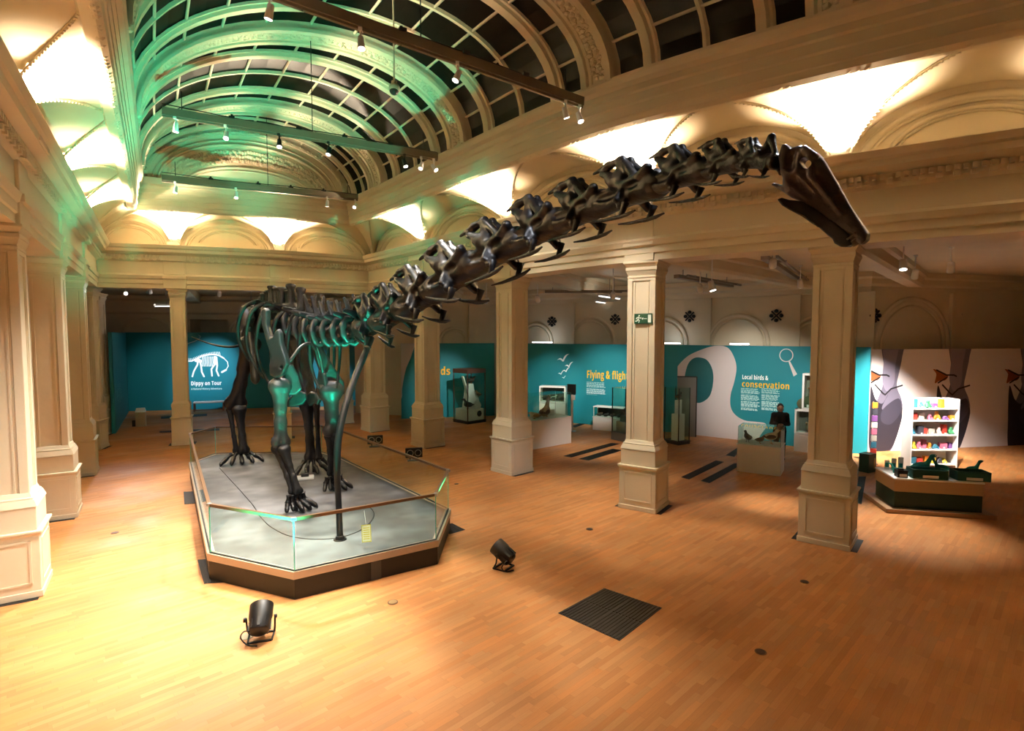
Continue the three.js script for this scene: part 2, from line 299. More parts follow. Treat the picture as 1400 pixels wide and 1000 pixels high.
// ---------------------------------------------------------------- entablature (architrave, frieze, dentils, cornice)
const ENT = [[-0.32, Y_CAP], [0.32, Y_CAP], [0.32, 5.64], [0.35, 5.66], [0.35, 5.8], [0.38, 5.82], [0.41, 5.93], [0.36, 5.97], [0.33, 6.0], [0.33, 6.4], [0.37, 6.43], [0.42, 6.47], [0.42, 6.62], [0.5, 6.66], [0.62, 6.7], [0.64, 6.8], [0.69, 6.83], [0.74, 6.93], [0.74, Y_COR], [-0.32, Y_COR]];
function entablature(name, row, nn, cols, label) {
  const g = new THREE.Group(); g.name = name; struct(g, label);
  const path = pathOf(row, nn, 8);
  mesh('entablature', sweep(ENT, path), M.plaster, g);
  // blocks standing forward over the columns
  cols.forEach(([p, n], i) => { const a = Math.atan2(n.x, n.z), o = p.clone().addScaledVector(n, 0.2);
    const b = [box(0.66, 0.44, 0.36, 0, 5.98, 0.0, 0, 0.01), box(0.7, 0.34, 0.36, 0, 5.5, 0.0, 0, 0.01), box(0.72, 0.12, 0.42, 0, 5.82, 0.03, 0, 0.01), box(0.74, 0.18, 0.5, 0, 6.44, 0.03, 0, 0.01), box(0.8, 0.09, 0.6, 0, 6.72, 0.15, 0, 0.01)].map(q => q.rotateY(a).translate(o.x, 0, o.z));
    mesh('frieze_block', b, M.plaster, g); });
  // two rows of dentils
  const c = new THREE.CatmullRomCurve3(row.map((p, i) => p.clone().addScaledVector(nn[i], 0.44))), len = c.getLength(), d = [];
  for (let s = 0.05; s < len; s += 0.11) { const u = s / len, p = c.getPointAt(u), t = c.getTangentAt(u), a = Math.atan2(-t.z, t.x); d.push(box(0.06, 0.085, 0.09, 0, 6.53, 0).rotateY(a).translate(p.x, 0, p.z)); if (s % 0.22 < 0.11) d.push(box(0.09, 0.07, 0.05, 0, 6.435, 0).rotateY(a).translate(p.x, 0, p.z)); }
  const m = mesh('dentils', d, M.plaster, g); m.userData.kind = 'stuff';
  return path;
}
const pathR = entablature('trim_1', rowR, nR, rowR.slice(1).map((p, i) => [p, nR[i + 1].clone().normalize()]), 'moulded entablature over the long colonnade');
const pathB = entablature('trim_2', rowB, nB, [1, 2].map(i => [rowB[i], nB[i].clone().normalize()]), 'moulded entablature over the back row of columns');
const pathL = entablature('trim_3', rowL, nL, rowL.slice(1).map((p, i) => [p, nL[i + 1].clone().normalize()]), 'moulded entablature over the left colonnade');

// ---------------------------------------------------------------- ceiling of the hall: vaulted coves, ring beam, glazed lantern
const ceiling = new THREE.Group(); ceiling.name = 'ceiling'; struct(ceiling, 'vaulted cove ceiling with a glazed barrel lantern');
const SY = Y_COR - 0.03;
function coves(row, nn) {
  const c = new THREE.CatmullRomCurve3(row), N = row.length - 1, NT = 36, NS = 14, h = Y_BEAM + 0.04 - SY;
  for (let b = 0; b < N; b++) {
    const bay = new THREE.Group(); bay.name = 'vault_bay'; ceiling.add(bay);
    const P = [], pos = [], idx = [];
    const at = (i, s) => { const u = (b + i / NT) / N, f = i / NT, p = c.getPoint(u), n = nn[b].clone().lerp(nn[b + 1], f), t = f * 2 - 1;
      const tt = Math.min(1, Math.abs(t) / 0.93), l = h * 0.985 * Math.sqrt(Math.max(0, 1 - tt * tt)), cv = h * Math.pow(Math.max(0, 1 - Math.pow(1 - s, 1.75)), 0.8);
      return p.addScaledVector(n, s * COVE).setY(SY + Math.max(l, cv)); };
    for (let i = 0; i <= NT; i++) for (let j = 0; j <= NS; j++) { const q = at(i, j / NS); pos.push(q.x, q.y, q.z); }
    for (let i = 0; i < NT; i++) for (let j = 0; j < NS; j++) { const a = i * (NS + 1) + j; idx.push(a, a + 1, a + NS + 1, a + 1, a + NS + 2, a + NS + 1); }
    const g = new THREE.BufferGeometry(); g.setAttribute('position', new THREE.Float32BufferAttribute(pos, 3)); g.setIndex(idx);
    mesh('vault_web', toCreasedNormals(g, 0.5), M.vault, bay);
    // lunette wall under the arch and its mouldings
    const L = [], wall = []; for (let i = 0; i <= NT; i++) wall.push(at(i, 0));
    for (let i = 0; i < NT; i++) { const a = wall[i], d = wall[i + 1]; L.push([a.clone().setY(SY - 0.3), d.clone().setY(SY - 0.3), d, a]); }
    mesh('lunette_wall', quads(L), M.vault, bay);
    const arc = (k, o, y0 = 0) => { const a = []; for (let q = 0; q <= 24; q++) { const f = Math.PI * q / 24, x = -Math.cos(f) * k, u = (b + (x + 1) / 2) / N, p = c.getPoint(u), n = nn[b].clone().lerp(nn[b + 1], (x + 1) / 2).normalize(); a.push(p.addScaledVector(n, o).setY(SY + y0 + Math.sin(f) * h * k * 0.98)); } return a; };
    mesh('outer_arch_moulding', [tube(arc(0.82, 0.02), 0.07, 8), tube(arc(0.76, 0.02), 0.035, 6), tube(arc(0.87, 0.01), 0.03, 6)], M.vault, bay);
    mesh('inner_arch_moulding', [tube(arc(0.6, 0.02, 0.06), 0.045, 8), tube(arc(0.55, 0.015, 0.06), 0.025, 6)], M.vault, bay);
    const s0 = c.getPoint((b + 0.18) / N), s1 = c.getPoint((b + 0.82) / N), nm = nn[b].clone().lerp(nn[b + 1], 0.5).normalize();
    mesh('lunette_sill', wallBox(s0.addScaledVector(nm, 0.02), s1.addScaledVector(nm, 0.02), SY + 0.1, SY + 0.24, 0.1), M.vault, bay);
    // beaded groin ribs
    const groin = []; for (const sd of [0, 1]) { const line = []; for (let j = 0; j <= NS; j++) { const s = j / NS, cv = Math.pow(Math.max(0, 1 - Math.pow(1 - s, 1.75)), 0.8), tt = 0.93 * Math.sqrt(Math.max(0, 1 - Math.min(1, (cv / 0.985) ** 2))); const f = sd ? (1 + tt) / 2 : (1 - tt) / 2, p = c.getPoint((b + f) / N), n = nn[b].clone().lerp(nn[b + 1], f); line.push(p.addScaledVector(n, s * COVE).setY(SY + h * cv - 0.01)); } groin.push(tube(line, 0.022, 5)); 
      const cc = new THREE.CatmullRomCurve3(line), n2 = Math.floor(cc.getLength() / 0.075); for (let q = 1; q < n2; q++) { const p = cc.getPointAt(q / n2); groin.push(box(0.03, 0.03, 0.03, p.x, p.y - 0.035, p.z, 0.7)); } }
    mesh('groin_beading', groin, M.vault, bay);
  }
}
coves(rowR, nR); coves(rowB, nB); coves(rowL, nL);
const BEAM = [[-0.2, Y_BEAM + 0.02], [-0.16, Y_BEAM - 0.06], [0.0, Y_BEAM - 0.1], [0.08, Y_BEAM - 0.05], [0.1, Y_BEAM + 0.05], [0.12, Y_BEAM + 0.07], [0.12, Y_BEAM + 0.24], [0.15, Y_BEAM + 0.27], [0.15, Y_BEAM + 0.42], [0.19, Y_BEAM + 0.45], [0.19, Y_BEAM + 0.56], [0.26, Y_BEAM + 0.62], [0.3, Y_BEAM + 0.72], [0.3, Y_SPR + 0.02], [-0.2, Y_SPR + 0.02]];
for (const [row, nn] of [[rowR, nR], [rowB, nB], [rowL, nL]]) {
  const path = pathOf(row, nn, 8).map(({ p, n }) => ({ p: beamAt(p, n), n }));
  mesh('ring_beam', sweep(BEAM, path), M.plaster, ceiling);
  const orn = [], c = new THREE.CatmullRomCurve3(path.map(q => q.p)), len = c.getLength();   // foliate edge moulding
  for (let s = 0; s < len; s += 0.12) { const p = c.getPointAt(s / len), q = new THREE.IcosahedronGeometry(0.05 + 0.02 * rnd(), 0); q.scale(1, 0.8, 1); orn.push(q.translate(p.x, Y_BEAM - 0.07 + 0.03 * rnd(), p.z)); }
  const m = mesh('foliate_edge', orn, M.plaster, ceiling); m.userData.kind = 'stuff';
}
// lantern
const lantern = new THREE.Group(); lantern.name = 'lantern'; ceiling.add(lantern);
const rightSpr = [0, 1, 2, 3, 4, 5].map(i => rowR[i].clone().addScaledVector(nR[i], COVE + 0.2)), leftSpr = [0, 1, 2, 3, 4, 5].map(i => rowL[i].clone().addScaledVector(nL[i], COVE + 0.2));
const cRs = new THREE.CatmullRomCurve3(rightSpr), cLs = new THREE.CatmullRomCurve3(leftSpr);
const NB = 5;
function vaultPt(u, phi, lift = 0) {   // u in bays from the end wall, phi 0 (right) .. 1 (left)
  const r = cRs.getPoint(Math.min(1, u / NB)), l = cLs.getPoint(Math.min(1, u / NB)), a = phi * Math.PI, hw = r.distanceTo(l) / 2, m = r.clone().add(l).multiplyScalar(0.5), e = r.clone().sub(l).normalize();
  return m.addScaledVector(e, Math.cos(a) * (hw + lift)).setY(Y_SPR + Math.sin(a) * (hw * 0.63 + lift));
}
function ribGeo(u0, u1, lo, hi, n = 30) {   // arched band between u0 and u1, its underside at lift lo, its back at hi
  const L = [];
  for (let k = 0; k < n; k++) { const a = k / n, b = (k + 1) / n, q = (u, f, l) => vaultPt(u, f, l);
    L.push([q(u0, a, lo), q(u1, a, lo), q(u1, b, lo), q(u0, b, lo)], [q(u0, a, hi), q(u0, b, hi), q(u1, b, hi), q(u1, a, hi)], [q(u0, a, lo), q(u0, b, lo), q(u0, b, hi), q(u0, a, hi)], [q(u1, a, lo), q(u1, a, hi), q(u1, b, hi), q(u1, b, lo)]); }
  return toCreasedNormals(quads(L), 0.4);
}
const NPHI = 12, PH = k => k / NPHI;
const paneShape = (u0, u1, k) => { const e = 0.06; const a = vaultPt(u0, PH(k), e), b = vaultPt(u1, PH(k), e), c = vaultPt(u1, PH(k + 1), e), d = vaultPt(u0, PH(k + 1), e), m = vaultPt((u0 + u1) / 2, PH(k + 0.5), e);
  const m0 = vaultPt(u0, PH(k + 0.5), e), m1 = vaultPt(u1, PH(k + 0.5), e); return quads([[a, b, m1, m0], [m0, m1, c, d]]); };
for (let b = 0; b < NB; b++) {
  // [start, end] of the strips of panes and the bars between them, as fractions of a bay
  const strips = [[0.085, 0.235], [0.275, 0.495], [0.505, 0.725], [0.765, 0.915]];
  for (const [a, c] of strips) for (let k = 0; k < NPHI; k++) mesh('pane', paneShape(b + a - 0.005, b + c + 0.005, k), M.night, lantern, false);
  for (const [a, c] of [[0.235, 0.275], [0.725, 0.765]]) mesh('rib', [ribGeo(b + a, b + c, -0.1, 0.12), ribGeo(b + a - 0.012, b + c + 0.012, -0.02, 0.04)], M.plaster, lantern);
  mesh('glazing_bar', ribGeo(b + 0.492, b + 0.508, -0.02, 0.08), M.plaster, lantern);
  for (let k = 1; k < NPHI; k++) { const pts = []; for (let s = 0; s <= 8; s++) pts.push(vaultPt(b + s / 8, PH(k), 0.03)); mesh('glazing_bar', tube(pts, 0.032, 6), M.plaster, lantern); }
}
for (let b = 0; b <= NB; b++) {           // wide bands with carved foliage
  const u0 = Math.max(0, b - 0.08), u1 = Math.min(NB, b + 0.08);
  mesh('ornament_band', [ribGeo(u0, u1, -0.1, 0.14), ribGeo(u0, Math.min(u0 + 0.03, u1), -0.17, 0), ribGeo(Math.max(u1 - 0.03, u0), u1, -0.17, 0), ribGeo(u0 + 0.035, u0 + 0.05, -0.13, 0), ribGeo(u1 - 0.05, u1 - 0.035, -0.13, 0)], M.plaster, lantern);
  const orn = []; for (let f = 0.01; f < 0.99; f += 0.0095) for (const s of [-0.5, 0.5]) { const u = b + (b === 0 ? 0.04 : b === NB ? -0.04 : 0) + s * 0.035 + (rnd() - 0.5) * 0.02, p = vaultPt(u, f + rnd() * 0.006, -0.1), q = new THREE.IcosahedronGeometry(0.06 + 0.03 * rnd(), 0); q.scale(1, 0.7, 1); q.rotateY(rnd() * 3); orn.push(q.translate(p.x, p.y, p.z)); }
  const m = mesh('carved_foliage', orn, M.plaster, lantern); m.userData.kind = 'stuff';
}
{ // end tympanum: wall, nested arch mouldings, foliate arch
  const e = cRs.getPoint(0).clone().sub(cLs.getPoint(0)).normalize(), n = V(-e.z, 0, e.x); if (n.z < 0) n.negate();
  const L = [], c = vaultPt(0, 0).clone().lerp(vaultPt(0, 1), 0.5).addScaledVector(n, 0.1);
  for (let k = 0; k < 30; k++) L.push([c, vaultPt(0, k / 30, 0.1).addScaledVector(n, 0.1), vaultPt(0, (k + 1) / 30, 0.1).addScaledVector(n, 0.1)]);
  mesh('tympanum', quads(L), M.plaster, lantern);
  const arc = (lift, o) => { const a = []; for (let k = 0; k <= 30; k++) a.push(vaultPt(0, k / 30, lift).addScaledVector(n, o)); return a; };
  mesh('arch_moulding', [tube(arc(-0.5, 0.14), 0.05, 6), tube(arc(-1.25, 0.14), 0.045, 6), tube(arc(-1.35, 0.13), 0.025, 6), tube(arc(-0.35, 0.14), 0.03, 6)], M.plaster, lantern);
  const orn = []; for (let f = 0.01; f < 0.99; f += 0.012) for (const l of [-0.75, -0.9, -1.05]) { const p = vaultPt(0, f, l + 0.06 * rnd()).addScaledVector(n, 0.12), q = new THREE.IcosahedronGeometry(0.06 + 0.02 * rnd(), 0); orn.push(q.translate(p.x, p.y, p.z)); }
  const m = mesh('carved_foliage', orn, M.plaster, lantern); m.userData.kind = 'stuff';
  const a = vaultPt(0, 0.0), b = vaultPt(0, 1.0); mesh('tympanum_sill', [wallBox(a.clone().addScaledVector(n, 0.25), b.clone().addScaledVector(n, 0.25), Y_SPR - 0.1, Y_SPR + 0.1, 0.3)], M.plaster, lantern);
  // closing wall of the lantern at the viewing end
  const L2 = [], c2 = vaultPt(NB, 0).clone().lerp(vaultPt(NB, 1), 0.5); for (let k = 0; k < 20; k++) L2.push([c2, vaultPt(NB, (k + 1) / 20, 0.1), vaultPt(NB, k / 20, 0.1)]);
  mesh('tympanum', quads(L2), M.plaster, lantern);
}
{ // plain ceiling strip closing the viewing end behind the camera
  const a = beamAt(rowR[5], nR[5]), b = beamAt(rowL[5], nL[5]), q = V(4, 0, 5.4), e = rowR[6], f = rowL[6];
  mesh('end_ceiling', prism([a, e, frontR, q, leftFar, f, b].map(p => V(p.x, 0, p.z)), Y_BEAM + 0.1, Y_BEAM + 0.3), M.vault, ceiling);
}
// flat aisle ceiling with cross beams
const aisle = new THREE.Group(); aisle.name = 'ceiling_001'; struct(aisle, 'flat beamed ceiling of the aisles');
const ceilMat = M.plaster;
{
  const side = (row, nn, outPts) => mesh('ceiling_panel', prism([...pathOf(row, nn, 4).map(q => q.p), ...outPts], Y_AISLE, Y_AISLE + 0.2), ceilMat, aisle);
  const ext = outR[outR.length - 1];
  side(rowR, nR, [ext, ...outR.slice(0, -1).reverse()]);
  side(rowB, nB, [outR[0], bk1, bk0]);
  side(rowL, nL, [leftFar, bk0]);
  const ends = [[R[1], outR[0]], [R[2], outR[1].clone().lerp(outR[2], 0.45)], [R[3], outR[2].clone().lerp(outR[3], 0.62)], [R[4], outR[3].clone().lerp(outR[4], 0.72)], [R[5], outR[5].clone().lerp(outR[4], 0.85)], [R[6], outR[5].clone().lerp(outR[4], 0.1)]];
  for (const [a, b] of ends) { const t = b.clone().sub(a).normalize(), s = V(-t.z, 0, t.x), p = [a, b].map(q => ({ p: q, n: s }));
    mesh('cross_beam', sweep([[-0.34, Y_AISLE + 0.02], [-0.34, 5.86], [-0.26, 5.82], [-0.24, 5.6], [-0.18, 5.52], [0.18, 5.52], [0.24, 5.6], [0.26, 5.82], [0.34, 5.86], [0.34, Y_AISLE + 0.02]], p), ceilMat, aisle); }
  for (const [a, b] of [[Bk[1], bk0.clone().lerp(bk1, 0.42)], [Bk[2], bk0.clone().lerp(bk1, 0.72)], [Bk[0], bk0.clone().lerp(bk1, 0.16)]]) { const t = b.clone().sub(a).normalize(), s = V(-t.z, 0, t.x), p = [a, b].map(q => ({ p: q, n: s })); mesh('cross_beam', sweep([[-0.3, Y_AISLE + 0.02], [-0.26, 5.6], [0.26, 5.6], [0.3, Y_AISLE + 0.02]], p), ceilMat, aisle); }
}
// uplights standing on the cornice over each column
function uplight(p, n, label, group) {
  const at = p.clone().addScaledVector(n, 0.34).setY(Y_COR), o = thing('cornice_uplight', label, 'uplight', at, Math.atan2(n.x, n.z), group);
  mesh('lamp_housing', [box(0.34, 0.1, 0.2, 0, 0, 0, 0, 0.015), box(0.34, 0.06, 0.03, 0, 0.08, 0.085), box(0.06, 0.04, 0.26, -0.1, -0.0, 0)], M.white, o);
  mesh('lamp_glow', box(0.28, 0.012, 0.12, 0, 0.102, -0.01), M.lampGlow, o);
  spot(at.clone().add(V(0, 0.16, 0)), at.clone().add(V(0, 1.2, 0)).addScaledVector(n, 0.22), WARM, UPLIGHT, 1.05, 1, 4);
}
rowR.slice(1, 6).forEach((p, i) => uplight(p, nR[i + 1].clone().normalize(), 'small white uplight on the cornice of the long colonnade', 'uplights on the long cornice'));
[1, 2].forEach(i => uplight(rowB[i], nB[i].clone().normalize(), 'small white uplight on the cornice above the back row', 'uplights on the back cornice'));
rowL.slice(1, 5).forEach((p, i) => uplight(p, nL[i + 1].clone().normalize(), 'small white uplight on the cornice of the left colonnade', 'uplights on the left cornice'));
// ---------------------------------------------------------------- bone modelling: smooth distance fields meshed with surface nets
const smin = (a, b, k) => { const h = Math.max(k - Math.abs(a - b), 0) / k; return Math.min(a, b) - h * h * k * 0.25; };
const cap = (a, b, ra, rb = ra) => ({ t: 0, a, b, ra, rb });
const ell = (c, r) => ({ t: 1, c, r });
const poly = (pts, z, hw, round = 0.02, taper = null) => ({ t: 2, pts, z, hw, round, taper });
const sub = p => ({ ...p, neg: true });
function sdPrim(p, x, y, z) {
  if (p.t === 0) {
    const ax = p.a[0], ay = p.a[1], az = p.a[2], bx = p.b[0] - ax, by = p.b[1] - ay, bz = p.b[2] - az, px = x - ax, py = y - ay, pz = z - az, q = bx * bx + by * by + bz * bz;
    const h = q > 1e-9 ? Math.max(0, Math.min(1, (px * bx + py * by + pz * bz) / q)) : 0;
    return Math.hypot(px - bx * h, py - by * h, pz - bz * h) - (p.ra + (p.rb - p.ra) * h);
  }
  if (p.t === 1) { const dx = (x - p.c[0]) / p.r[0], dy = (y - p.c[1]) / p.r[1], dz = (z - p.c[2]) / p.r[2], k = Math.hypot(dx, dy, dz); return (k - 1) * Math.min(p.r[0], p.r[1], p.r[2]); }
  let d = 1e9, inside = false; const n = p.pts.length;
  for (let i = 0, j = n - 1; i < n; j = i++) {
    const [xi, yi] = p.pts[i], [xj, yj] = p.pts[j], ex = xj - xi, ey = yj - yi, wx = x - xi, wy = y - yi, h = Math.max(0, Math.min(1, (wx * ex + wy * ey) / (ex * ex + ey * ey)));
    d = Math.min(d, Math.hypot(wx - ex * h, wy - ey * h)); if ((yi > y) !== (yj > y) && x < (xj - xi) * (y - yi) / (yj - yi) + xi) inside = !inside;
  }
  d = (inside ? -d : d) + p.round; const hw = (p.taper ? p.taper(x, y) : p.hw), e = Math.abs(z - p.z) - hw + p.round;
  return Math.min(Math.max(d, e), 0) + Math.hypot(Math.max(d, 0), Math.max(e, 0)) - p.round;
}
function bone(prims, cell, k = 0.05) {
  const lo = [1e9, 1e9, 1e9], hi = [-1e9, -1e9, -1e9], grow = (q, r) => { for (let i = 0; i < 3; i++) { lo[i] = Math.min(lo[i], q[i] - r); hi[i] = Math.max(hi[i], q[i] + r); } };
  for (const p of prims) if (!p.neg) { if (p.t === 0) { grow(p.a, p.ra); grow(p.b, p.rb); } else if (p.t === 1) { grow([p.c[0] - p.r[0], p.c[1] - p.r[1], p.c[2] - p.r[2]], 0); grow([p.c[0] + p.r[0], p.c[1] + p.r[1], p.c[2] + p.r[2]], 0); } else for (const [x, y] of p.pts) { grow([x, y, p.z - p.hw], 0); grow([x, y, p.z + p.hw], 0); } }
  for (let i = 0; i < 3; i++) { lo[i] -= cell * 2; hi[i] += cell * 2; }
  const nx = Math.ceil((hi[0] - lo[0]) / cell) + 1, ny = Math.ceil((hi[1] - lo[1]) / cell) + 1, nz = Math.ceil((hi[2] - lo[2]) / cell) + 1, v = new Float32Array(nx * ny * nz), I = (i, j, l) => (l * ny + j) * nx + i;
  for (let l = 0; l < nz; l++) for (let j = 0; j < ny; j++) for (let i = 0; i < nx; i++) {
    const x = lo[0] + i * cell, y = lo[1] + j * cell, z = lo[2] + l * cell; let d = 1e3;
    for (const p of prims) { const e = sdPrim(p, x, y, z); d = p.neg ? -smin(-d, e, k * 0.6) : smin(d, e, p.k ?? k); }
    v[I(i, j, l)] = d;
  }
  const at = new Int32Array(nx * ny * nz).fill(-1), pos = [], idx = [], E = [[0, 1], [2, 3], [4, 5], [6, 7], [0, 2], [1, 3], [4, 6], [5, 7], [0, 4], [1, 5], [2, 6], [3, 7]];
  for (let l = 0; l < nz - 1; l++) for (let j = 0; j < ny - 1; j++) for (let i = 0; i < nx - 1; i++) {
    const c = []; let m = 0; for (let q = 0; q < 8; q++) { const d = v[I(i + (q & 1), j + (q >> 1 & 1), l + (q >> 2))]; c.push(d); if (d < 0) m |= 1 << q; }
    if (m === 0 || m === 255) continue;
    let sx = 0, sy = 0, sz = 0, n = 0;
    for (const [a, b] of E) if ((c[a] < 0) !== (c[b] < 0)) { const t = c[a] / (c[a] - c[b]); sx += (a & 1) + t * ((b & 1) - (a & 1)); sy += (a >> 1 & 1) + t * ((b >> 1 & 1) - (a >> 1 & 1)); sz += (a >> 2) + t * ((b >> 2) - (a >> 2)); n++; }
    at[I(i, j, l)] = pos.length / 3; pos.push(lo[0] + (i + sx / n) * cell, lo[1] + (j + sy / n) * cell, lo[2] + (l + sz / n) * cell);
  }
  for (let l = 1; l < nz - 1; l++) for (let j = 1; j < ny - 1; j++) for (let i = 1; i < nx - 1; i++) {
    const s = v[I(i, j, l)] < 0, f = (a, b, c, d, flip) => { if (a < 0 || b < 0 || c < 0 || d < 0) return; flip ? idx.push(a, b, c, a, c, d) : idx.push(a, c, b, a, d, c); };
    if (s !== v[I(i + 1, j, l)] < 0) f(at[I(i, j - 1, l - 1)], at[I(i, j, l - 1)], at[I(i, j, l)], at[I(i, j - 1, l)], s);
    if (s !== v[I(i, j + 1, l)] < 0) f(at[I(i - 1, j, l - 1)], at[I(i - 1, j, l)], at[I(i, j, l)], at[I(i, j, l - 1)], s);
    if (s !== v[I(i, j, l + 1)] < 0) f(at[I(i - 1, j - 1, l)], at[I(i, j - 1, l)], at[I(i, j, l)], at[I(i - 1, j, l)], s);
  }
  const g = new THREE.BufferGeometry(); g.setAttribute('position', new THREE.Float32BufferAttribute(pos, 3)); g.setIndex(idx); g.computeVertexNormals(); return boneUV(g);
}
function boneUV(g) { const p = g.attributes.position, u = new Float32Array(p.count * 2); for (let i = 0; i < p.count; i++) { u[i * 2] = p.getX(i) + p.getZ(i) * 0.6; u[i * 2 + 1] = p.getY(i) + p.getZ(i) * 0.35; } g.setAttribute('uv', new THREE.BufferAttribute(u, 2)); return g; }

// ---------------------------------------------------------------- the skeleton
const PLAT = 0.41;
const skelBase = G(400, 672, PLAT);
const sk = thing('dinosaur_skeleton', 'huge black long-necked dinosaur skeleton standing inside the glass fenced plinth', 'skeleton', skelBase.clone());
function put(name, geo, at, fwd, up, scale, mat = M.bone, parent = sk) {     // local x along fwd, y near up
  const x = fwd.clone().normalize(), y = up.clone().addScaledVector(x, -up.dot(x)).normalize(), z = V(0, 0, 0).crossVectors(x, y);
  const m = new THREE.Mesh(geo, mat); m.name = name; m.castShadow = m.receiveShadow = true;
  m.quaternion.setFromRotationMatrix(new THREE.Matrix4().makeBasis(x, y, z)); m.position.copy(at).sub(skelBase); if (scale) m.scale.set(...scale); parent.add(m); return m;
}
function putWorld(name, geo, mat = M.bone, parent = sk) { const g = plain(geo); boneUV(g); g.translate(-skelBase.x, -skelBase.y, -skelBase.z); const m = new THREE.Mesh(g, mat); m.name = name; m.castShadow = m.receiveShadow = true; parent.add(m); return m; }
const UPV = V(0, 1, 0), fwdB = V(0.604, 0, 0.797), sideB = V(-0.797, 0, 0.604);   // body forward; its right flank
// path of the backbone in pixels with a depth at each point
const spinePx = [[366, 428, 14.7], [384, 432, 14.1], [400, 440, 13.5], [420, 449, 12.8], [436, 454, 12.3], [452, 456, 11.8], [470, 456, 11.35], [488, 452, 11], [507, 446, 10.7], [535, 432, 10.2], [572, 410, 9.6], [617, 381, 8.9], [680, 344, 8.0], [738, 316, 7.2], [790, 292, 6.5], [862, 264, 5.6], [936, 240, 4.75], [990, 225, 4.15], [1030, 219, 3.72], [1060, 221, 3.42]];
const spine = spinePx.map(q => D(...q));
const spineCurve = new THREE.CatmullRomCurve3(spine);
// --- neck vertebrae: long centrum, forked spine, arms fore and aft
const pm = f => [f(-1), f(1)];
const cervGeo = (tall) => bone([
  cap([-0.53, 0, 0], [-0.08, -0.02, 0], 0.195, 0.135), cap([-0.08, -0.02, 0], [0.51, 0.01, 0], 0.135, 0.18), ell([-0.02, 0.1, 0], [0.4, 0.11, 0.13]),
  ...pm(s => cap([0.0, 0.14, 0.05 * s], [-0.05, 0.47, 0.055 * s], 0.12, 0.05)),                                     // forked spine
  ...pm(s => cap([-0.02, 0.47, 0.055 * s], [-0.24, 0.45, 0.09 * s], 0.05, 0.05)), ...pm(s => cap([-0.24, 0.45, 0.09 * s], [-0.5, 0.41, 0.14 * s], 0.05, 0.018)),   // ridge running back to a point
  ...pm(s => cap([-0.1, 0.2, 0.07 * s], [-0.34, 0.36, 0.11 * s], 0.12, 0.045)), ...pm(s => cap([0.02, 0.4, 0.05 * s], [0.3, 0.14, 0.11 * s], 0.055, 0.05)),
  ...pm(s => cap([0.05, 0.08, 0.1 * s], [0.42, 0.1, 0.16 * s], 0.08, 0.055)), ...pm(s => cap([0.42, 0.1, 0.16 * s], [0.56, 0.17, 0.17 * s], 0.05, 0.06)),         // front knobs
  ...pm(s => cap([0.12, -0.04, 0.1 * s], [0.16, -0.2, 0.2 * s], 0.07, 0.05)), ...pm(s => cap([0.1, 0.08, 0.12 * s], [0.12, -0.12, 0.24 * s], 0.05, 0.04)),
  ...pm(s => sub(ell([-0.16, 0.02, 0.19 * s], [0.24, 0.08, 0.1]))), ...pm(s => sub(ell([0.3, 0.03, 0.22 * s], [0.13, 0.05, 0.09]))), ...pm(s => sub(ell([-0.42, 0.26, 0.16 * s], [0.16, 0.06, 0.12]))), sub(ell([-0.05, 0.54, 0], [0.14, 0.12, 0.022])),
], tall ? 0.02 : 0.017, 0.04);
const cerv = cervGeo(false);
const ribRod = boneUV(tube([V(0.34, 0.03, 0), V(0.2, 0, 0), V(0.05, -0.01, 0), V(-0.25, -0.015, 0), V(-0.5, 0.0, 0)], [0.012, 0.026, 0.03, 0.022, 0.01], 8, 1));
const ribStem = boneUV(tube([V(0.13, 0.16, -0.02), V(0.12, 0.06, 0), V(0.08, 0, 0)], [0.05, 0.035, 0.03], 8, 1));
const ribShape = mergeGeometries([plain(ribRod), plain(ribStem)], false);
const neckIdx = [9, 10, 11, 12, 13, 14, 15, 16, 17, 18];
// spine height over the centrum and rod depth below it in metres, for each
const neckH = { 8: [0.62, 0.4], 9: [0.62, 0.4], 10: [0.64, 0.38], 11: [0.64, 0.36], 12: [0.56, 0.34], 13: [0.5, 0.3], 14: [0.42, 0.27], 15: [0.38, 0.22], 16: [0.28, 0.19], 17: [0.2, 0.14], 18: [0.15, 0.1] };
for (const i of [8, ...neckIdx]) {
  const a = spine[i - 1].clone().lerp(spine[i], 0.5), b = spine[i].clone().lerp(spine[i + 1], 0.5), L = a.distanceTo(b), f = b.clone().sub(a), [hs] = neckH[i], ky = hs / 0.5 * 0.98, kz = ky * 1.1;
  const v = put('neck_vertebra', cerv, a.clone().lerp(b, 0.5), f, UPV, [L, ky, kz]);
  for (const s of [-1, 1]) { const r = new THREE.Mesh(ribShape, M.bone); r.name = 'neck_rib'; r.position.set(0.08, -0.32, 0.2 * s); r.rotation.z = i > 11 ? -0.06 : -0.35; r.castShadow = r.receiveShadow = true; v.add(r); }
}
// axis bone behind the skull
{ const a = spine[18].clone().lerp(spine[19], 0.45), b = spine[19]; const g = bone([cap([-0.5, 0, 0], [0.5, -0.02, 0], 0.2, 0.17), cap([-0.3, 0.15, 0], [-0.1, 0.5, 0], 0.16, 0.09), cap([-0.1, 0.5, 0], [0.45, 0.12, 0], 0.09, 0.06), ...pm(s => cap([-0.3, 0.2, 0.1 * s], [-0.55, 0.32, 0.2 * s], 0.1, 0.07)), ...pm(s => cap([0.3, 0, 0.1 * s], [0.4, -0.25, 0.2 * s], 0.08, 0.06))], 0.035, 0.06);
  put('axis_bone', g, a.clone().lerp(b, 0.5), b.clone().sub(a), UPV, [a.distanceTo(b) * 1.05, 0.27, 0.27]); }
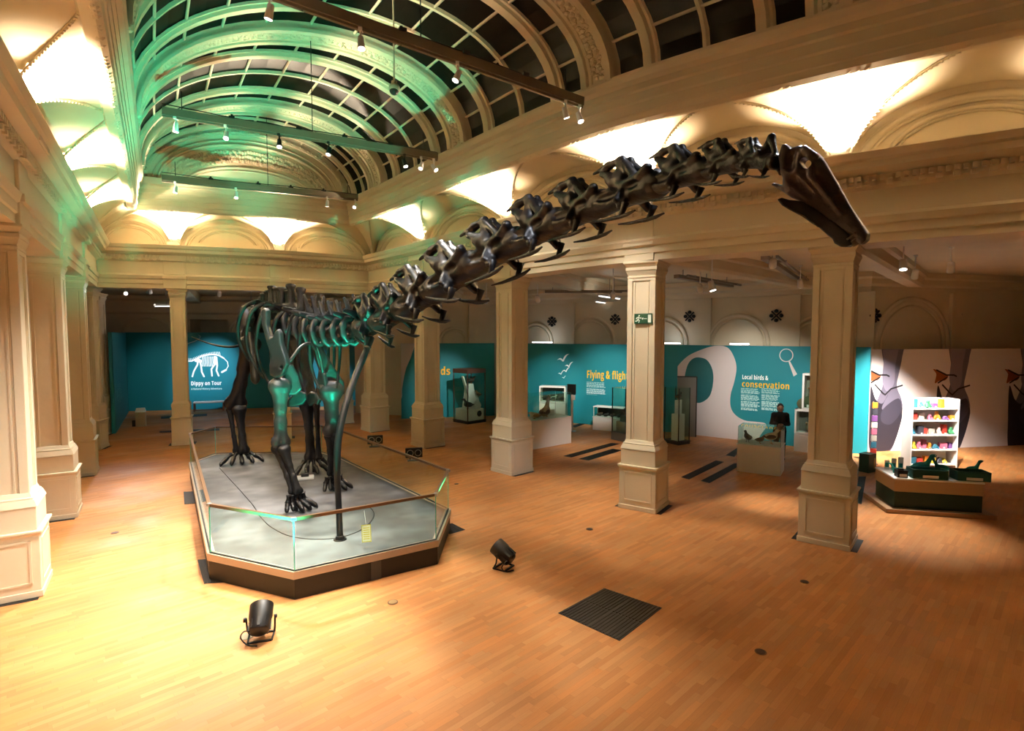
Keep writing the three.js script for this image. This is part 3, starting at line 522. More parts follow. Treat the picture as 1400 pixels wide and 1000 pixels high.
// --- back vertebrae: short drum, tall arch, wide side arms
const dorsGeo = fork => bone([
  cap([-0.42, 0, 0], [0.42, 0, 0], 0.24, 0.24), sub(ell([0, 0, 0.28], [0.28, 0.15, 0.13])), sub(ell([0, 0, -0.28], [0.28, 0.15, 0.13])), cap([0, 0.1, 0], [0, 0.42, 0], 0.17, 0.14),
  ...pm(s => cap([0, 0.38, 0.06 * s], [-0.05, 0.5, 0.52 * s], 0.1, 0.07)), ...pm(s => cap([0, 0.18, 0.1 * s], [-0.02, 0.46, 0.42 * s], 0.05, 0.04)), ...pm(s => cap([0.02, 0.4, 0.1 * s], [0.4, 0.42, 0.13 * s], 0.06, 0.05)), ...pm(s => cap([-0.02, 0.42, 0.1 * s], [-0.42, 0.46, 0.13 * s], 0.06, 0.05)),
  ...(fork ? pm(s => cap([-0.05, 0.42, 0.05 * s], [-0.22, 0.98, 0.17 * s], 0.1, 0.05)) : [cap([-0.05, 0.42, 0], [-0.2, 1.05, 0], 0.14, 0.1), ...pm(s => cap([-0.2, 1.03, 0], [-0.22, 1.08, 0.1 * s], 0.09, 0.07))]),
  ...pm(s => sub(ell([0.05, 0.3, 0.17 * s], [0.1, 0.09, 0.05]))),
], 0.035, 0.07);
const dorsF = dorsGeo(true), dorsP = dorsGeo(false);
const dors = [1, 2, 3, 4, 5, 6, 7], dorsAt = [];
{ const n = 11, a = 0.45, b = 7.6; for (let k = 0; k < n; k++) { const t = (a + (b - a) * k / (n - 1)) / (spine.length - 1), p = spineCurve.getPoint(t), f = spineCurve.getTangent(t); dorsAt.push([p, f]); } }
dorsAt.forEach(([p, f], k) => { const nx = dorsAt[Math.min(10, k + 1)][0].distanceTo(dorsAt[Math.max(0, k - 1)][0]) / (k % 10 ? 2 : 1); put('back_vertebra', k > 3 ? dorsF : dorsP, p, f, UPV, [nx, k < 2 ? 0.64 : k < 6 ? 0.78 : 0.68, 0.78], M.bone); });
// --- hip: sacrum with a comb of tall fused spines, hip blades, pubis and ischium
{ const base = spine[0].clone(); const tops = [];
  for (let k = 0; k < 7; k++) { const g = bone([cap([0, -0.05, 0], [0, 0.3, 0], 0.14, 0.09), cap([0, 0.25, 0], [-0.02, 0.86, 0], 0.085, 0.075), ell([-0.02, 0.9, 0], [0.1, 0.07, 0.09])], 0.03, 0.06); put('sacral_spine', g, D(395 - k * 5.6, 428, 13.9 + 0.17 * k), V(0.9, 0, 0.3), UPV, [1, [0.66, 0.72, 0.76, 0.76, 0.72, 0.68, 0.6][k] * 0.92, 1]); }
  put('sacrum', bone([cap([-0.8, 0, 0], [0.5, 0.02, 0], 0.2, 0.22), ...[0, 1, 2, 3].flatMap(k => pm(s => cap([-0.6 + 0.32 * k, 0.05, 0], [-0.6 + 0.32 * k, 0.1, 0.42 * s], 0.09, 0.08)))], 0.035, 0.07), base.clone().addScaledVector(fwdB, -0.3), fwdB, UPV);
  const iliumPts = [[-0.95, 0.05], [-0.8, 0.32], [-0.4, 0.48], [0.1, 0.5], [0.5, 0.36], [0.72, 0.12], [0.5, -0.02], [0.34, -0.1], [0.34, -0.42], [0.16, -0.45], [0.1, -0.24], [-0.12, -0.18], [-0.3, -0.24], [-0.36, -0.4], [-0.5, -0.4], [-0.55, -0.12]];
  for (const s of [-1, 1]) { const at = base.clone().addScaledVector(sideB, 0.46 * s).addScaledVector(fwdB, -0.25).add(V(0, -0.28, 0));
    put('hip_blade', bone([poly(iliumPts, 0, 0.07, 0.04)], 0.03, 0.05), at, fwdB, UPV, null, M.bone);
    put('pubis', bone([cap([0, 0, 0], [0.3, -0.5, 0], 0.16, 0.1), cap([0.3, -0.5, 0], [0.52, -1.05, 0], 0.1, 0.14), ell([0.52, -1.1, 0], [0.16, 0.12, 0.1])], 0.03, 0.06), at.clone().addScaledVector(fwdB, 0.25).add(V(0, -0.35, 0)), fwdB, UPV, [1, 1, 0.8]);
    put('ischium', bone([cap([0, 0, 0], [-0.35, -0.5, 0], 0.15, 0.08), cap([-0.35, -0.5, 0], [-0.75, -1.0, 0], 0.08, 0.11)], 0.03, 0.06), at.clone().addScaledVector(fwdB, -0.4).add(V(0, -0.3, 0)), fwdB, UPV, [1, 1, 0.8]); }
}
// --- tail, shrinking away behind the body into a whip
{ const px = [[362, 430, 15.2], [352, 437, 15.8], [344, 447, 16.5], [337, 458, 17.2], [331, 468, 17.8], [326, 473, 18.1], [310, 474.5, 18.25], [290, 471, 18.3], [272, 465, 18.25], [262, 461, 18.2]], c = new THREE.CatmullRomCurve3(px.map(q => D(...q)));
  const caud = bone([cap([-0.4, 0, 0], [0.4, 0, 0], 0.22, 0.22), sub(ell([0, 0, 0.3], [0.3, 0.2, 0.15])), sub(ell([0, 0, -0.3], [0.3, 0.2, 0.15])), cap([0, 0.15, 0], [-0.25, 0.75, 0], 0.12, 0.08), ...pm(s => cap([0, 0.05, 0.1 * s], [0, 0.06, 0.42 * s], 0.09, 0.06)), cap([-0.2, -0.15, 0], [-0.45, -0.6, 0], 0.07, 0.05)], 0.045, 0.07);
  const N = 16; for (let k = 0; k < N; k++) { const u = k / N * 0.52, p = c.getPointAt(u), f = c.getTangentAt(u).negate(), s = 1 - k / N * 0.86; put('tail_vertebra', caud, p, f, UPV, [c.getLength() * 0.52 / N * 1.02, 0.8 * s, 0.75 * s]); }
  const pts = [], rad = []; for (let k = 0; k <= 24; k++) { const u = 0.5 + 0.5 * k / 24; pts.push(c.getPointAt(u)); rad.push(0.05 * (1 - k / 24) + 0.014); } putWorld('tail_whip', tube(pts, rad, 8)); }
// --- ribs
for (let k = 0; k < 7; k++) {
  const [p] = dorsAt[k], front = Math.min(1, (10 - k) / 4), len = [1.15, 1.3, 1.4, 1.45, 1.4, 1.3, 1.0][k];
  for (const s of [-1, 1]) {
    const sp = s > 0 ? [0.82, 0.82, 0.76, 0.64, 0.5, 0.42, 0.34][k] : [0.7, 0.62, 0.55, 0.48, 0.42, 0.36, 0.3][k], q = (l, y, f) => p.clone().addScaledVector(sideB, s * l).addScaledVector(fwdB, f).add(V(0, y, 0));
    const pts = curve([q(0.16, 0.2, 0), q(0.36, 0.31, -0.02), q(sp * 0.83, 0.16, -0.06), q(sp * 1.02, -0.25 * len, -0.1), q(sp, -0.62 * len, -0.12), q(sp * 0.82, -0.95 * len, -0.08), q(sp * 0.6, -1.2 * len, 0.02)], 26);
    putWorld('rib', tube(pts, pts.map((_, i) => 0.062 - 0.034 * i / 26), 8, 0.55, fwdB.clone()), M.bone);
  }
}
// heavy rib heads looping round the front of the chest
for (let k = 3; k < 10; k++) for (const s of [-1, 1]) {
  const [p] = dorsAt[k], e = 0.8 - 0.04 * (k - 3), q = (l, y, f) => p.clone().addScaledVector(sideB, s * l * e).addScaledVector(fwdB, f).add(V(0, y * e, 0)), pts = curve([q(0.12, 0.42, 0), q(0.36, 0.4, 0.03), q(0.5, 0.14, 0.06), q(0.46, -0.16, 0.06), q(0.3, -0.36, 0.02), q(0.1, -0.32, 0)], 16);
  putWorld('rib_head', tube(pts, pts.map((_, i) => 0.075 - 0.03 * Math.abs(i - 6) / 10 + 0.012 * Math.sin(i * 1.9 + k)), 8, 0.7, fwdB.clone()), M.boneGrey);
}
// --- limbs
function limbBone(name, a, b, r, flat = 0.75, mat = M.bone, facing = fwdB) {    // r: [top, middle, bottom] radii
  const L = a.distanceTo(b), g = bone([cap([-0.5 * L, 0, r[0] * 0.35], [-0.5 * L, 0, -r[0] * 0.35], r[0] * 0.72), cap([-0.46 * L, 0, 0], [-0.1 * L, 0, 0], r[0] * 0.9, r[1]), cap([-0.1 * L, 0, 0], [0.15 * L, 0, 0], r[1]), cap([0.15 * L, 0, 0], [0.44 * L, 0, 0], r[1], r[2] * 0.85), cap([0.48 * L, 0, r[2] * 0.55], [0.5 * L, 0, r[2] * 0.55], r[2] * 0.62), cap([0.48 * L, 0, -r[2] * 0.55], [0.5 * L, 0, -r[2] * 0.55], r[2] * 0.62), sub(cap([0.3 * L, r[2] * 1.05, 0], [0.6 * L, r[2] * 0.95, 0], r[2] * 0.35))], Math.max(0.016, L / 70), r[1] * 0.7);
  return put(name, g, a.clone().lerp(b, 0.5), b.clone().sub(a), facing, [1, flat, 1], mat);
}
function foot(ankle, toe, w, fore, mat = M.bone) {
  const f = toe.clone().sub(ankle).setY(0).normalize(), s = V(-f.z, 0, f.x), y0 = PLAT + 0.015;
  const root = ankle.clone();
  for (let k = 0; k < 5; k++) {
    const o = (k - 2) * w * 0.28, fan = (k - 2) * 0.32, dir = f.clone().multiplyScalar(Math.cos(fan)).addScaledVector(s, Math.sin(fan));
    const t0 = root.clone().addScaledVector(s, o * 0.8).add(V(0, -0.02, 0)), t1 = (fore ? root.clone().addScaledVector(s, o).setY(PLAT + 0.2) : root.clone().addScaledVector(s, o * 1.1).addScaledVector(dir, 0.1).setY(PLAT + 0.16)), t2 = t1.clone().addScaledVector(dir, 0.1).setY(PLAT + (k < 3 ? 0.15 : 0.12)), t3 = t2.clone().addScaledVector(dir, 0.1).setY(PLAT + 0.09), t4 = t3.clone().addScaledVector(dir, 0.07).setY(y0 + 0.01);
    putWorld('foot_bone', tube(curve([t0, t0.clone().lerp(t1, 0.5), t1], 6), [0.065, 0.052, 0.045, 0.042, 0.045, 0.055, 0.062], 8), mat);
    if (k < 3 || !fore) putWorld('claw', tube(curve([t1.clone().lerp(t2, 0.1), t2, t3, t4], 9), [0.062, 0.06, 0.056, 0.062, 0.058, 0.052, 0.055, 0.05, 0.035, 0.012], 8, 1), mat);
    else putWorld('toe_bone', tube(curve([t1.clone().lerp(t2, 0.1), t2, t2.clone().lerp(t3, 0.5).setY(y0 + 0.05)], 6), [0.05, 0.048, 0.045, 0.05, 0.045, 0.04, 0.03], 8), mat);
  }
  putWorld('foot_pin', rod(root.clone().addScaledVector(f, 0.02).setY(PLAT), root, 0.035, 8), M.blackMetal);
}
{
  const rs = D(383, 528, 11.0), re = D(384, 606, 10.85), rw = D(404.5, 672, 10.7), rt = D(424, 704, 10.4);
  limbBone('upper_arm', rs, re, [0.21, 0.11, 0.16], 0.75, M.boneGrey);
  const s = V(0.05, 0, 0.02), e0 = re.clone().add(V(0, -0.1, 0));
  limbBone('forearm', e0.clone().add(V(-0.07, 0, 0)), rw.clone().add(V(-0.05, 0, 0)), [0.12, 0.065, 0.085], 0.8, M.bone); limbBone('forearm', e0.clone().add(V(0.08, -0.01, 0.05)), rw.clone().add(V(0.06, 0, 0.03)), [0.12, 0.06, 0.085], 0.8, M.bone);
  foot(rw.clone().add(V(0, -0.03, 0)), rt, 0.32, true);
  const ls = D(452, 534, 12.3), le = D(455, 590, 12.2), lw = D(456, 648, 12.12), lt = D(470, 676, 11.8);
  limbBone('upper_arm', ls, le, [0.27, 0.14, 0.19], 0.75, M.boneGrey);
  const l0 = le.clone().add(V(0, -0.1, 0)); limbBone('forearm', l0.clone().add(V(-0.07, 0, 0)), lw.clone().add(V(-0.05, 0, 0)), [0.12, 0.07, 0.085], 0.8); limbBone('forearm', l0.clone().add(V(0.08, 0, 0)), lw.clone().add(V(0.06, 0, 0)), [0.12, 0.065, 0.085], 0.8);
  foot(lw.clone().add(V(0, -0.03, 0)), lt, 0.34, true);
  const rh = D(342, 470, 14.6), rk = D(322, 553, 14.85), ra = D(329, 617, 14.8), rtoe = D(333, 632, 14.3);
  limbBone('thigh_bone', rh, rk, [0.26, 0.15, 0.25], 0.75);
  const k0 = rk.clone().add(V(0, -0.12, 0)); limbBone('shin_bone', k0.clone().add(V(0.1, 0, 0)), ra.clone().add(V(0.08, 0, 0)), [0.18, 0.09, 0.14], 0.8); limbBone('shin_bone', k0.clone().add(V(-0.16, -0.02, 0)), ra.clone().add(V(-0.12, 0, 0)), [0.09, 0.055, 0.08], 0.8);
  foot(ra.clone().add(V(0, -0.04, 0)), rtoe, 0.5, false);
  const lh = D(405, 464, 14.1), lk = D(424, 548, 13.85), la = D(428, 626, 13.8), ltoe = D(440, 648, 13.3);
  limbBone('thigh_bone', lh, lk, [0.24, 0.17, 0.24], 0.75);
  const q0 = lk.clone().add(V(0, -0.12, 0)); limbBone('shin_bone', q0.clone().add(V(-0.08, 0, 0)), la.clone().add(V(-0.05, 0, 0)), [0.18, 0.1, 0.15], 0.8); limbBone('shin_bone', q0.clone().add(V(0.16, 0, 0)), la.clone().add(V(0.14, 0, 0)), [0.09, 0.055, 0.09], 0.8);
  foot(la.clone().add(V(0, -0.04, 0)), ltoe, 0.5, false);
}
// --- shoulder girdle: flat plates from outlines
function plate(name, pxPts, depth, yaw, th, mat = M.boneGrey, holes = []) {
  const c = pxPts.reduce((a, p) => [a[0] + p[0] / pxPts.length, a[1] + p[1] / pxPts.length], [0, 0]), k = depth / F, o = D(c[0], c[1], depth), st = 1 / Math.cos(yaw);
  const g = bone([poly(pxPts.map(p => [(p[0] - c[0]) * k * st, -(p[1] - c[1]) * k]), 0, th / 2, th * 0.35), ...holes.map(([x, y, r]) => sub(ell([(x - c[0]) * k * st, -(y - c[1]) * k, 0], [r, r, 0.3])))], 0.018, 0.04);
  return put(name, g, o, V(Math.cos(yaw), 0, -Math.sin(yaw)), UPV, null, mat);
}
plate('shoulder_blade', [[357, 424], [363, 421], [368, 425], [367, 446], [372, 461], [376, 460], [379, 453], [384, 450], [388, 456], [389, 470], [396, 490], [397, 498], [389, 513], [378, 517], [369, 514], [368, 500], [372, 488], [364, 466], [358, 444]], 10.95, -0.35, 0.14, M.boneGrey, [[389, 502, 0.04]]);
plate('hip_crest', [[357, 418], [367, 424], [364, 438], [354, 452], [346, 470], [334, 478], [325, 474], [328, 456], [338, 438], [349, 424]], 14.55, -0.3, 0.16, M.bone);
plate('coracoid', [[394, 497], [400, 498], [406, 512], [410, 533], [403, 541], [393, 541], [387, 530], [388, 516]], 11.25, 0.5, 0.12);
plate('shoulder_blade', [[428, 458], [436, 462], [447, 486], [456, 505], [466, 524], [466, 540], [452, 548], [443, 540], [441, 515], [434, 490]], 12.45, 0.6, 0.14);
plate('coracoid', [[438, 505], [446, 510], [449, 528], [444, 545], [436, 542], [433, 522]], 12.2, -0.4, 0.12);
plate('breast_plate', [[391, 556], [395, 546], [404, 536], [411, 534], [418, 538], [419, 546], [414, 554], [402, 557]], 11.6, 0.2, 0.1, M.bone);
plate('breast_plate', [[420, 540], [425, 535], [433, 537], [439, 547], [436, 554], [431, 551], [424, 556], [420, 552]], 11.9, -0.2, 0.1, M.bone);
putWorld('collar_bone', tube(curve([D(431, 478, 11.9), D(424, 470, 11.75), D(412, 474, 11.5), D(403, 485, 11.35), D(396, 495, 11.25)], 12), 0.035, 8), M.boneGrey);
putWorld('collar_bone', tube(curve([D(424, 470, 11.9), D(432, 474, 12.0), D(438, 490, 12.1), D(441, 510, 12.15)], 12), 0.035, 8), M.boneGrey);
// --- skull
{
  const o = S(1071, 218, 3.95), tip = S(1186, 322, 3.82), x = tip.clone().sub(o), L = x.length(), upv = S(1071 + 67, 218 - 74, 3.95).sub(o), ky = L * 0.95;
  const W = (a) => a < 0.25 ? 0.12 + 0.2 * Math.max(0, a + 0.08) * 0.3 : a < 0.7 ? 0.14 - 0.06 * (a - 0.25) / 0.45 : 0.08 + 0.05 * (a - 0.7) / 0.3;
  const upper = [[-0.08, 0.09], [-0.05, 0.115], [0.0, 0.105], [0.04, 0.175], [0.12, 0.212], [0.2, 0.222], [0.3, 0.205], [0.456, 0.16], [0.6, 0.118], [0.717, 0.082], [0.86, 0.05], [1.0, 0.018], [1.035, -0.03], [1.03, -0.085], [0.985, -0.09], [0.94, -0.075], [0.8, -0.1], [0.66, -0.115], [0.52, -0.135], [0.4, -0.155], [0.32, -0.185], [0.2, -0.2], [0.1, -0.222], [0.09, -0.2], [0.18, -0.155], [0.14, -0.11], [0.09, -0.09], [0.03, -0.04], [-0.03, 0.0]];
  const skull = put('skull', bone([poly(upper, 0, 0.16, 0.02, (a, y) => { const t = a < 0.28 ? 0.215 : 0.215 - 0.2 * (a - 0.28) / 0.72, b = a < 0.35 ? -0.17 : -0.17 + 0.09 * (a - 0.35) / 0.65, q = (y - (t + b) / 2) / ((t - b) / 2 + 0.02); return W(a) * Math.sqrt(Math.max(0.22, 1 - 0.8 * q * q)); }), ...pm(s => cap([0.18, 0.14, 0.13 * s], [0.3, 0.08, 0.14 * s], 0.02, 0.025)), ...pm(s => cap([0.1, 0.18, 0.11 * s], [0.22, 0.19, 0.12 * s], 0.03)), ...pm(s => cap([0.32, 0.06, 0.135 * s], [0.72, 0.0, 0.095 * s], 0.025, 0.02)),
    sub(cap([0.175, 0.105, -0.3], [0.175, 0.105, 0.3], 0.034)), sub(cap([0.215, 0.1, -0.3], [0.215, 0.1, 0.3], 0.036)),
    ...pm(s => sub(cap([0.36, 0.12, 0.14 * s], [0.53, 0.09, 0.115 * s], 0.052, 0.046))), ...pm(s => sub(cap([0.62, 0.055, 0.1 * s], [0.72, 0.035, 0.085 * s], 0.036))), ...pm(s => sub(cap([0.05, 0.08, 0.13 * s], [0.12, 0.0, 0.14 * s], 0.05, 0.045))), ...pm(s => sub(cap([0.24, -0.06, 0.15 * s], [0.44, -0.06, 0.125 * s], 0.05, 0.035)))], 0.0095, 0.03), o, x, upv, [L, ky, ky], M.skullBone);
  const low = [[0.25, -0.27], [0.27, -0.23], [0.33, -0.205], [0.42, -0.14], [0.55, -0.115], [0.75, -0.09], [0.9, -0.085], [0.985, -0.125], [0.975, -0.165], [0.94, -0.2], [0.88, -0.215], [0.84, -0.2], [0.7, -0.215], [0.516, -0.235], [0.4, -0.265], [0.32, -0.28]];
  const jaw = put('lower_jaw', bone([poly(low, 0, 0.15, 0.018, a => W(a) * 0.95), sub(poly([[0.2, -0.4], [0.86, -0.4], [0.86, 0.1], [0.2, 0.1]], 0, 0.06, 0.02)), ...pm(s => sub(cap([0.4, -0.19, 0.17 * s], [0.55, -0.18, 0.15 * s], 0.025)))], 0.0095, 0.025), o, x, upv, [L, ky, ky], M.boneGrey);
  const tooth = boneUV(tube([V(0, 0.02, 0), V(0, -0.03, 0), V(-0.004, -0.055, 0)], [0.009, 0.008, 0.003], 6)), ivory = std(0x8a8074, 0.4);
  for (let k = 0; k < 7; k++) { const z = (k - 3) * 0.033, t = new THREE.Mesh(tooth, ivory); t.name = 'tooth'; t.position.set(1.0 - Math.abs(k - 3) * 0.012, -0.085, z); t.castShadow = t.receiveShadow = true; skull.add(t); const q = t.clone(); q.rotation.z = Math.PI; q.position.set(0.965 - Math.abs(k - 3) * 0.012, -0.105, z + 0.012); jaw.add(q); }
}
// --- steel armature: the bent post that carries the neck
{ const st = thing('neck_support_post', 'black bent steel post holding up the neck of the skeleton', 'support post', G(465, 738, PLAT));
  const o = st.position, pts = curve([D(465, 738, o.z * -1), D(463, 690, 9.4), D(461, 640, 9.42), D(463, 600, 9.5), D(471, 560, 9.7), D(484, 520, 10.0), D(497, 488, 10.3), D(508, 462, 10.55)], 40).map(p => p.clone().sub(o)); pts[0].y = 0.0;
  mesh('post_tube', tube(pts, pts.map((_, i) => i < 12 ? 0.055 : 0.062), 14), M.blackMetal, st);
  mesh('foot_plate', [cyl(0.11, 0.11, 0.015), cyl(0.085, 0.07, 0.05, 0, 0.015)], M.blackMetal, st); }
// ---------------------------------------------------------------- plinth with a glass fence
{
  const top = [[288, 757], [403, 782], [596, 739], [613, 697], [466, 627], [440, 619], [295, 621], [261, 633]].map(q => G(q[0], q[1], PLAT));
  const c = top.reduce((a, p) => a.add(p), V(0, 0, 0)).multiplyScalar(1 / 8).setY(0), N = 8;
  const loc = top.map(p => p.clone().sub(c)), grow = (k, y) => loc.map((p, i) => { const a = loc[(i + N - 1) % N], b = loc[(i + 1) % N], e1 = p.clone().sub(a).setY(0).normalize(), e2 = b.clone().sub(p).setY(0).normalize(), n1 = V(-e1.z, 0, e1.x), n2 = V(-e2.z, 0, e2.x); if (n1.dot(p) < 0) n1.negate(); if (n2.dot(p) < 0) n2.negate(); const m = n1.clone().add(n2).normalize(); return p.clone().addScaledVector(m, k / Math.max(0.5, m.dot(n1))).setY(y); });
  const t = thing('display_plinth', 'low eight-sided plinth with black skirting, grey deck and glass fence', 'plinth', c);
  mesh('deck', prism(grow(-0.02, 0), PLAT - 0.08, PLAT), M.deck, t, 0.4);
  const skirt = grow(0.03, 0), cap0 = grow(0.05, 0);
  const skm = std(0x060708, 0.5), capM = std(0xb3a08c, 0.4, { metalness: 0.2 });
  for (let i = 0; i < N; i++) {
    const a = skirt[i], b = skirt[(i + 1) % N], d = b.clone().sub(a).normalize(), inward = V(-d.z, 0, d.x); if (inward.dot(a) > 0) inward.negate();
    mesh('skirting_panel', wallBox(a.clone().addScaledVector(inward, 0.015), b.clone().addScaledVector(inward, 0.015), 0, PLAT - 0.1, 0.03), skm, t);
    const p = cap0[i], q = cap0[(i + 1) % N]; mesh('edge_cap', prism([p, q, q.clone().addScaledVector(inward, 0.11), p.clone().addScaledVector(inward, 0.11)], PLAT - 0.1, PLAT + 0.012), capM, t);
    if (i === 1) mesh('skirting_joint', wallBox(a.clone().lerp(b, 0.5).addScaledVector(inward, -0.003), a.clone().lerp(b, 0.57).addScaledVector(inward, -0.003), 0, PLAT - 0.1, 0.01), std(0x3a3633, 0.5), t);
    // glass pane, its black shoe, its handrail
    const u = loc[i].clone().setY(0), v = loc[(i + 1) % N].clone().setY(0), e = 0.012;
    mesh('glass_pane', wallBox(u.clone().lerp(v, e), v.clone().lerp(u, e), PLAT + 0.01, PLAT + 0.77, 0.012), M.glass, t);
    mesh('glass_shoe', wallBox(u, v, PLAT, PLAT + 0.025, 0.03), M.black, t);
    mesh('handrail', bar(u.clone().setY(PLAT + 0.79), v.clone().setY(PLAT + 0.79), 0.05, 0.045), std(0x6d5138, 0.32, { metalness: 0.4 }), t);
    mesh('glass_edge', [bar(u.clone().setY(PLAT + 0.02), u.clone().setY(PLAT + 0.77), 0.014, 0.014)], M.glassEdge, t);
    mesh('rail_joint', box(0.075, 0.05, 0.06, u.x, PLAT + 0.766, u.z, Math.atan2(-d.z, d.x), 0.006), M.steel, t);
  }
  // inlaid line of the deck (old turntable groove)
  const L = [[300, 640], [345, 690], [357, 708], [372, 722], [398, 734], [430, 738], [462, 736], [490, 727], [508, 712], [511, 700], [500, 690]].map(q => G(q[0], q[1], PLAT).sub(c).setY(PLAT + 0.002));
  mesh('deck_groove', tube(curve(L, 50), 0.011, 4), M.dark, t);
  // handwritten yellow card on a string
  const s0 = D(495, 699, 8.75), card = thing('notice_card', 'small yellow notice card hanging on a string from the handrail', 'notice', D(501, 730, 8.72));
  card.rotation.set(-0.25, -0.5, 0.12);
  const cv = document.createElement('canvas'); cv.width = 128; cv.height = 192; const x = cv.getContext('2d'); x.fillStyle = '#f3eec2'; x.fillRect(0, 0, 128, 192); x.fillStyle = '#d9c834'; x.fillRect(0, 0, 128, 8); x.fillRect(0, 184, 128, 8); x.fillRect(0, 0, 8, 192); x.fillRect(120, 0, 8, 192); for (let k = 0; k < 6; k++) x.fillRect(22, 32 + k * 24, 84, 9);
  const tx = new THREE.CanvasTexture(cv); tx.colorSpace = THREE.SRGBColorSpace;
  mesh('card', box(0.2, 0.27, 0.004, 0, -0.13, 0), new THREE.MeshStandardMaterial({ map: tx, roughness: 0.7 }), card, false);
  mesh('string', rod(V(0, 0.13, 0), V(-0.03, 0.37, 0.0), 0.003, 5), M.white, card);
}
// ---------------------------------------------------------------- small things on the floor and the deck
{
  const p = G(417, 655, PLAT), b = thing('floor_sensor', 'white flat box with a black sensor on the plinth deck', 'sensor', p, 0.35); mesh('tray', box(0.42, 0.06, 0.3, 0, 0, 0, 0, 0.02), M.whiteGloss, b); mesh('sensor', box(0.18, 0.08, 0.14, 0, 0.06, 0, 0, 0.02), M.black, b);
}
function quadPx(pts, h0, h1) { return prism(pts.map(q => G(q[0], q[1], 0)), h0, h1); }
function grille(pts, label, group, split) {       // a dark floor grille in its frame, leaf by leaf
  const P = pts.map(q => G(q[0], q[1])), c = P.reduce((a, p) => a.add(p), V(0, 0, 0)).multiplyScalar(1 / 4), t = thing('floor_grille', label, 'floor grille', c.clone(), 0, group), Q = P.map(p => p.clone().sub(c));
  const at = (u, v) => Q[0].clone().lerp(Q[1], u).lerp(Q[3].clone().lerp(Q[2], u), v);
  mesh('frame', prism([at(0, 0), at(1, 0), at(1, 1), at(0, 1)], 0.001, 0.006), std(0x2a221b, 0.6), t);
  const [nu, nv] = split, m = 0.02; const gm = std(0x1b1511, 0.55, { metalness: 0.3 });
  for (let i = 0; i < nu; i++) for (let j = 0; j < nv; j++) {
    const a = (i + m) / nu, b = (i + 1 - m) / nu, e = (j + m) / nv, f = (j + 1 - m) / nv, L = [prism([at(a, e), at(b, e), at(b, f), at(a, f)], 0.004, 0.007)];
    const k = Math.max(4, Math.round(at(a, e).distanceTo(at(b, e)) / 0.05)); for (let s = 0; s < k; s++) { const u = a + (b - a) * (s + 0.5) / k; L.push(bar(at(u, e).setY(0.01), at(u, f).setY(0.01), 0.02, 0.007)); }
    mesh('grille_leaf', L, gm, t);
  }
}
grille([[826, 805], [905, 832], [847, 877], [763, 839]], 'large square dark floor grille of four leaves on the open floor', null, [2, 2]);
grille([[618, 716], [636, 725], [615, 731], [597, 721]], 'dark floor grille half under the plinth corner by the green lamp', null, [1, 1]);
grille([[270, 766], [302, 764], [306, 797], [279, 799]], 'dark floor grille half under the plinth corner by the glossy floor lamp', null, [1, 1]);
grille([[251, 673], [275, 672], [278, 688], [252, 690]], 'dark floor grille beside the long glass side of the plinth', null, [1, 1]);
const slots = [[[931, 653], [979, 630], [990, 632], [942, 656]], [[958, 658], [1004, 634], [1017, 634], [970, 661]], [[770, 624], [836, 606], [848, 607], [781, 626]], [[791, 628], [838, 614], [851, 616], [805, 630]], [[992, 623], [1008, 613], [1014, 615], [1004, 625]], [[782, 583], [800, 577], [806, 578], [786, 585]], [[1168, 688], [1174, 652], [1184, 652], [1178, 690]], [[220, 570], [283, 566], [283, 569], [220, 573]], [[218, 590], [300, 586], [300, 589], [218, 592]]];
const slotLabel = ['dark floor slot of the pair between the exit sign column and the bird plinth', 'dark floor slot of the pair between the exit sign column and the bird plinth', 'dark floor slot of the pair in front of the low white case', 'dark floor slot of the pair in front of the low white case', 'short dark floor slot tucked beside the bird plinth', 'short dark floor slot at the foot of the gull panel'], slotGroup = ['slots by the bird plinth', 'slots by the bird plinth', 'slots before the low case', 'slots before the low case'];
slots.forEach((s, i) => grille(s, i > 6 ? 'long dark floor slot between the back row and the teal end wall' : i === 6 ? 'dark floor slot behind the column below the skull' : slotLabel[i], i > 6 ? 'floor slots before the end wall' : slotGroup[i], [1, 1]));
const socket = (px, py, r, label) => { const o = thing('floor_socket', label, 'floor socket', G(px, py)); mesh('socket_ring', cyl(r, r, 0.006, 0, 0, 0, 24), std(0x6f4b2b, 0.5), o); mesh('socket_lid', cyl(r * 0.8, r * 0.8, 0.004, 0, 0.006, 0, 24), std(px > 520 && px < 560 ? 0x9c7b50 : 0x40291a, 0.45), o); };
socket(537, 824, 0.075, 'pale brass floor socket in front of the plinth skirting'); socket(806, 724, 0.07, 'dark round floor socket near the exit sign column'); socket(1100, 796, 0.065, 'dark round floor socket before the column below the skull'); socket(1040, 892, 0.07, 'dark round floor socket on open boards past the large grille'); socket(157, 729, 0.07, 'dark round floor socket left of the plinth'); socket(624, 662, 0.06, 'dark round floor socket behind the plinth rail corner');
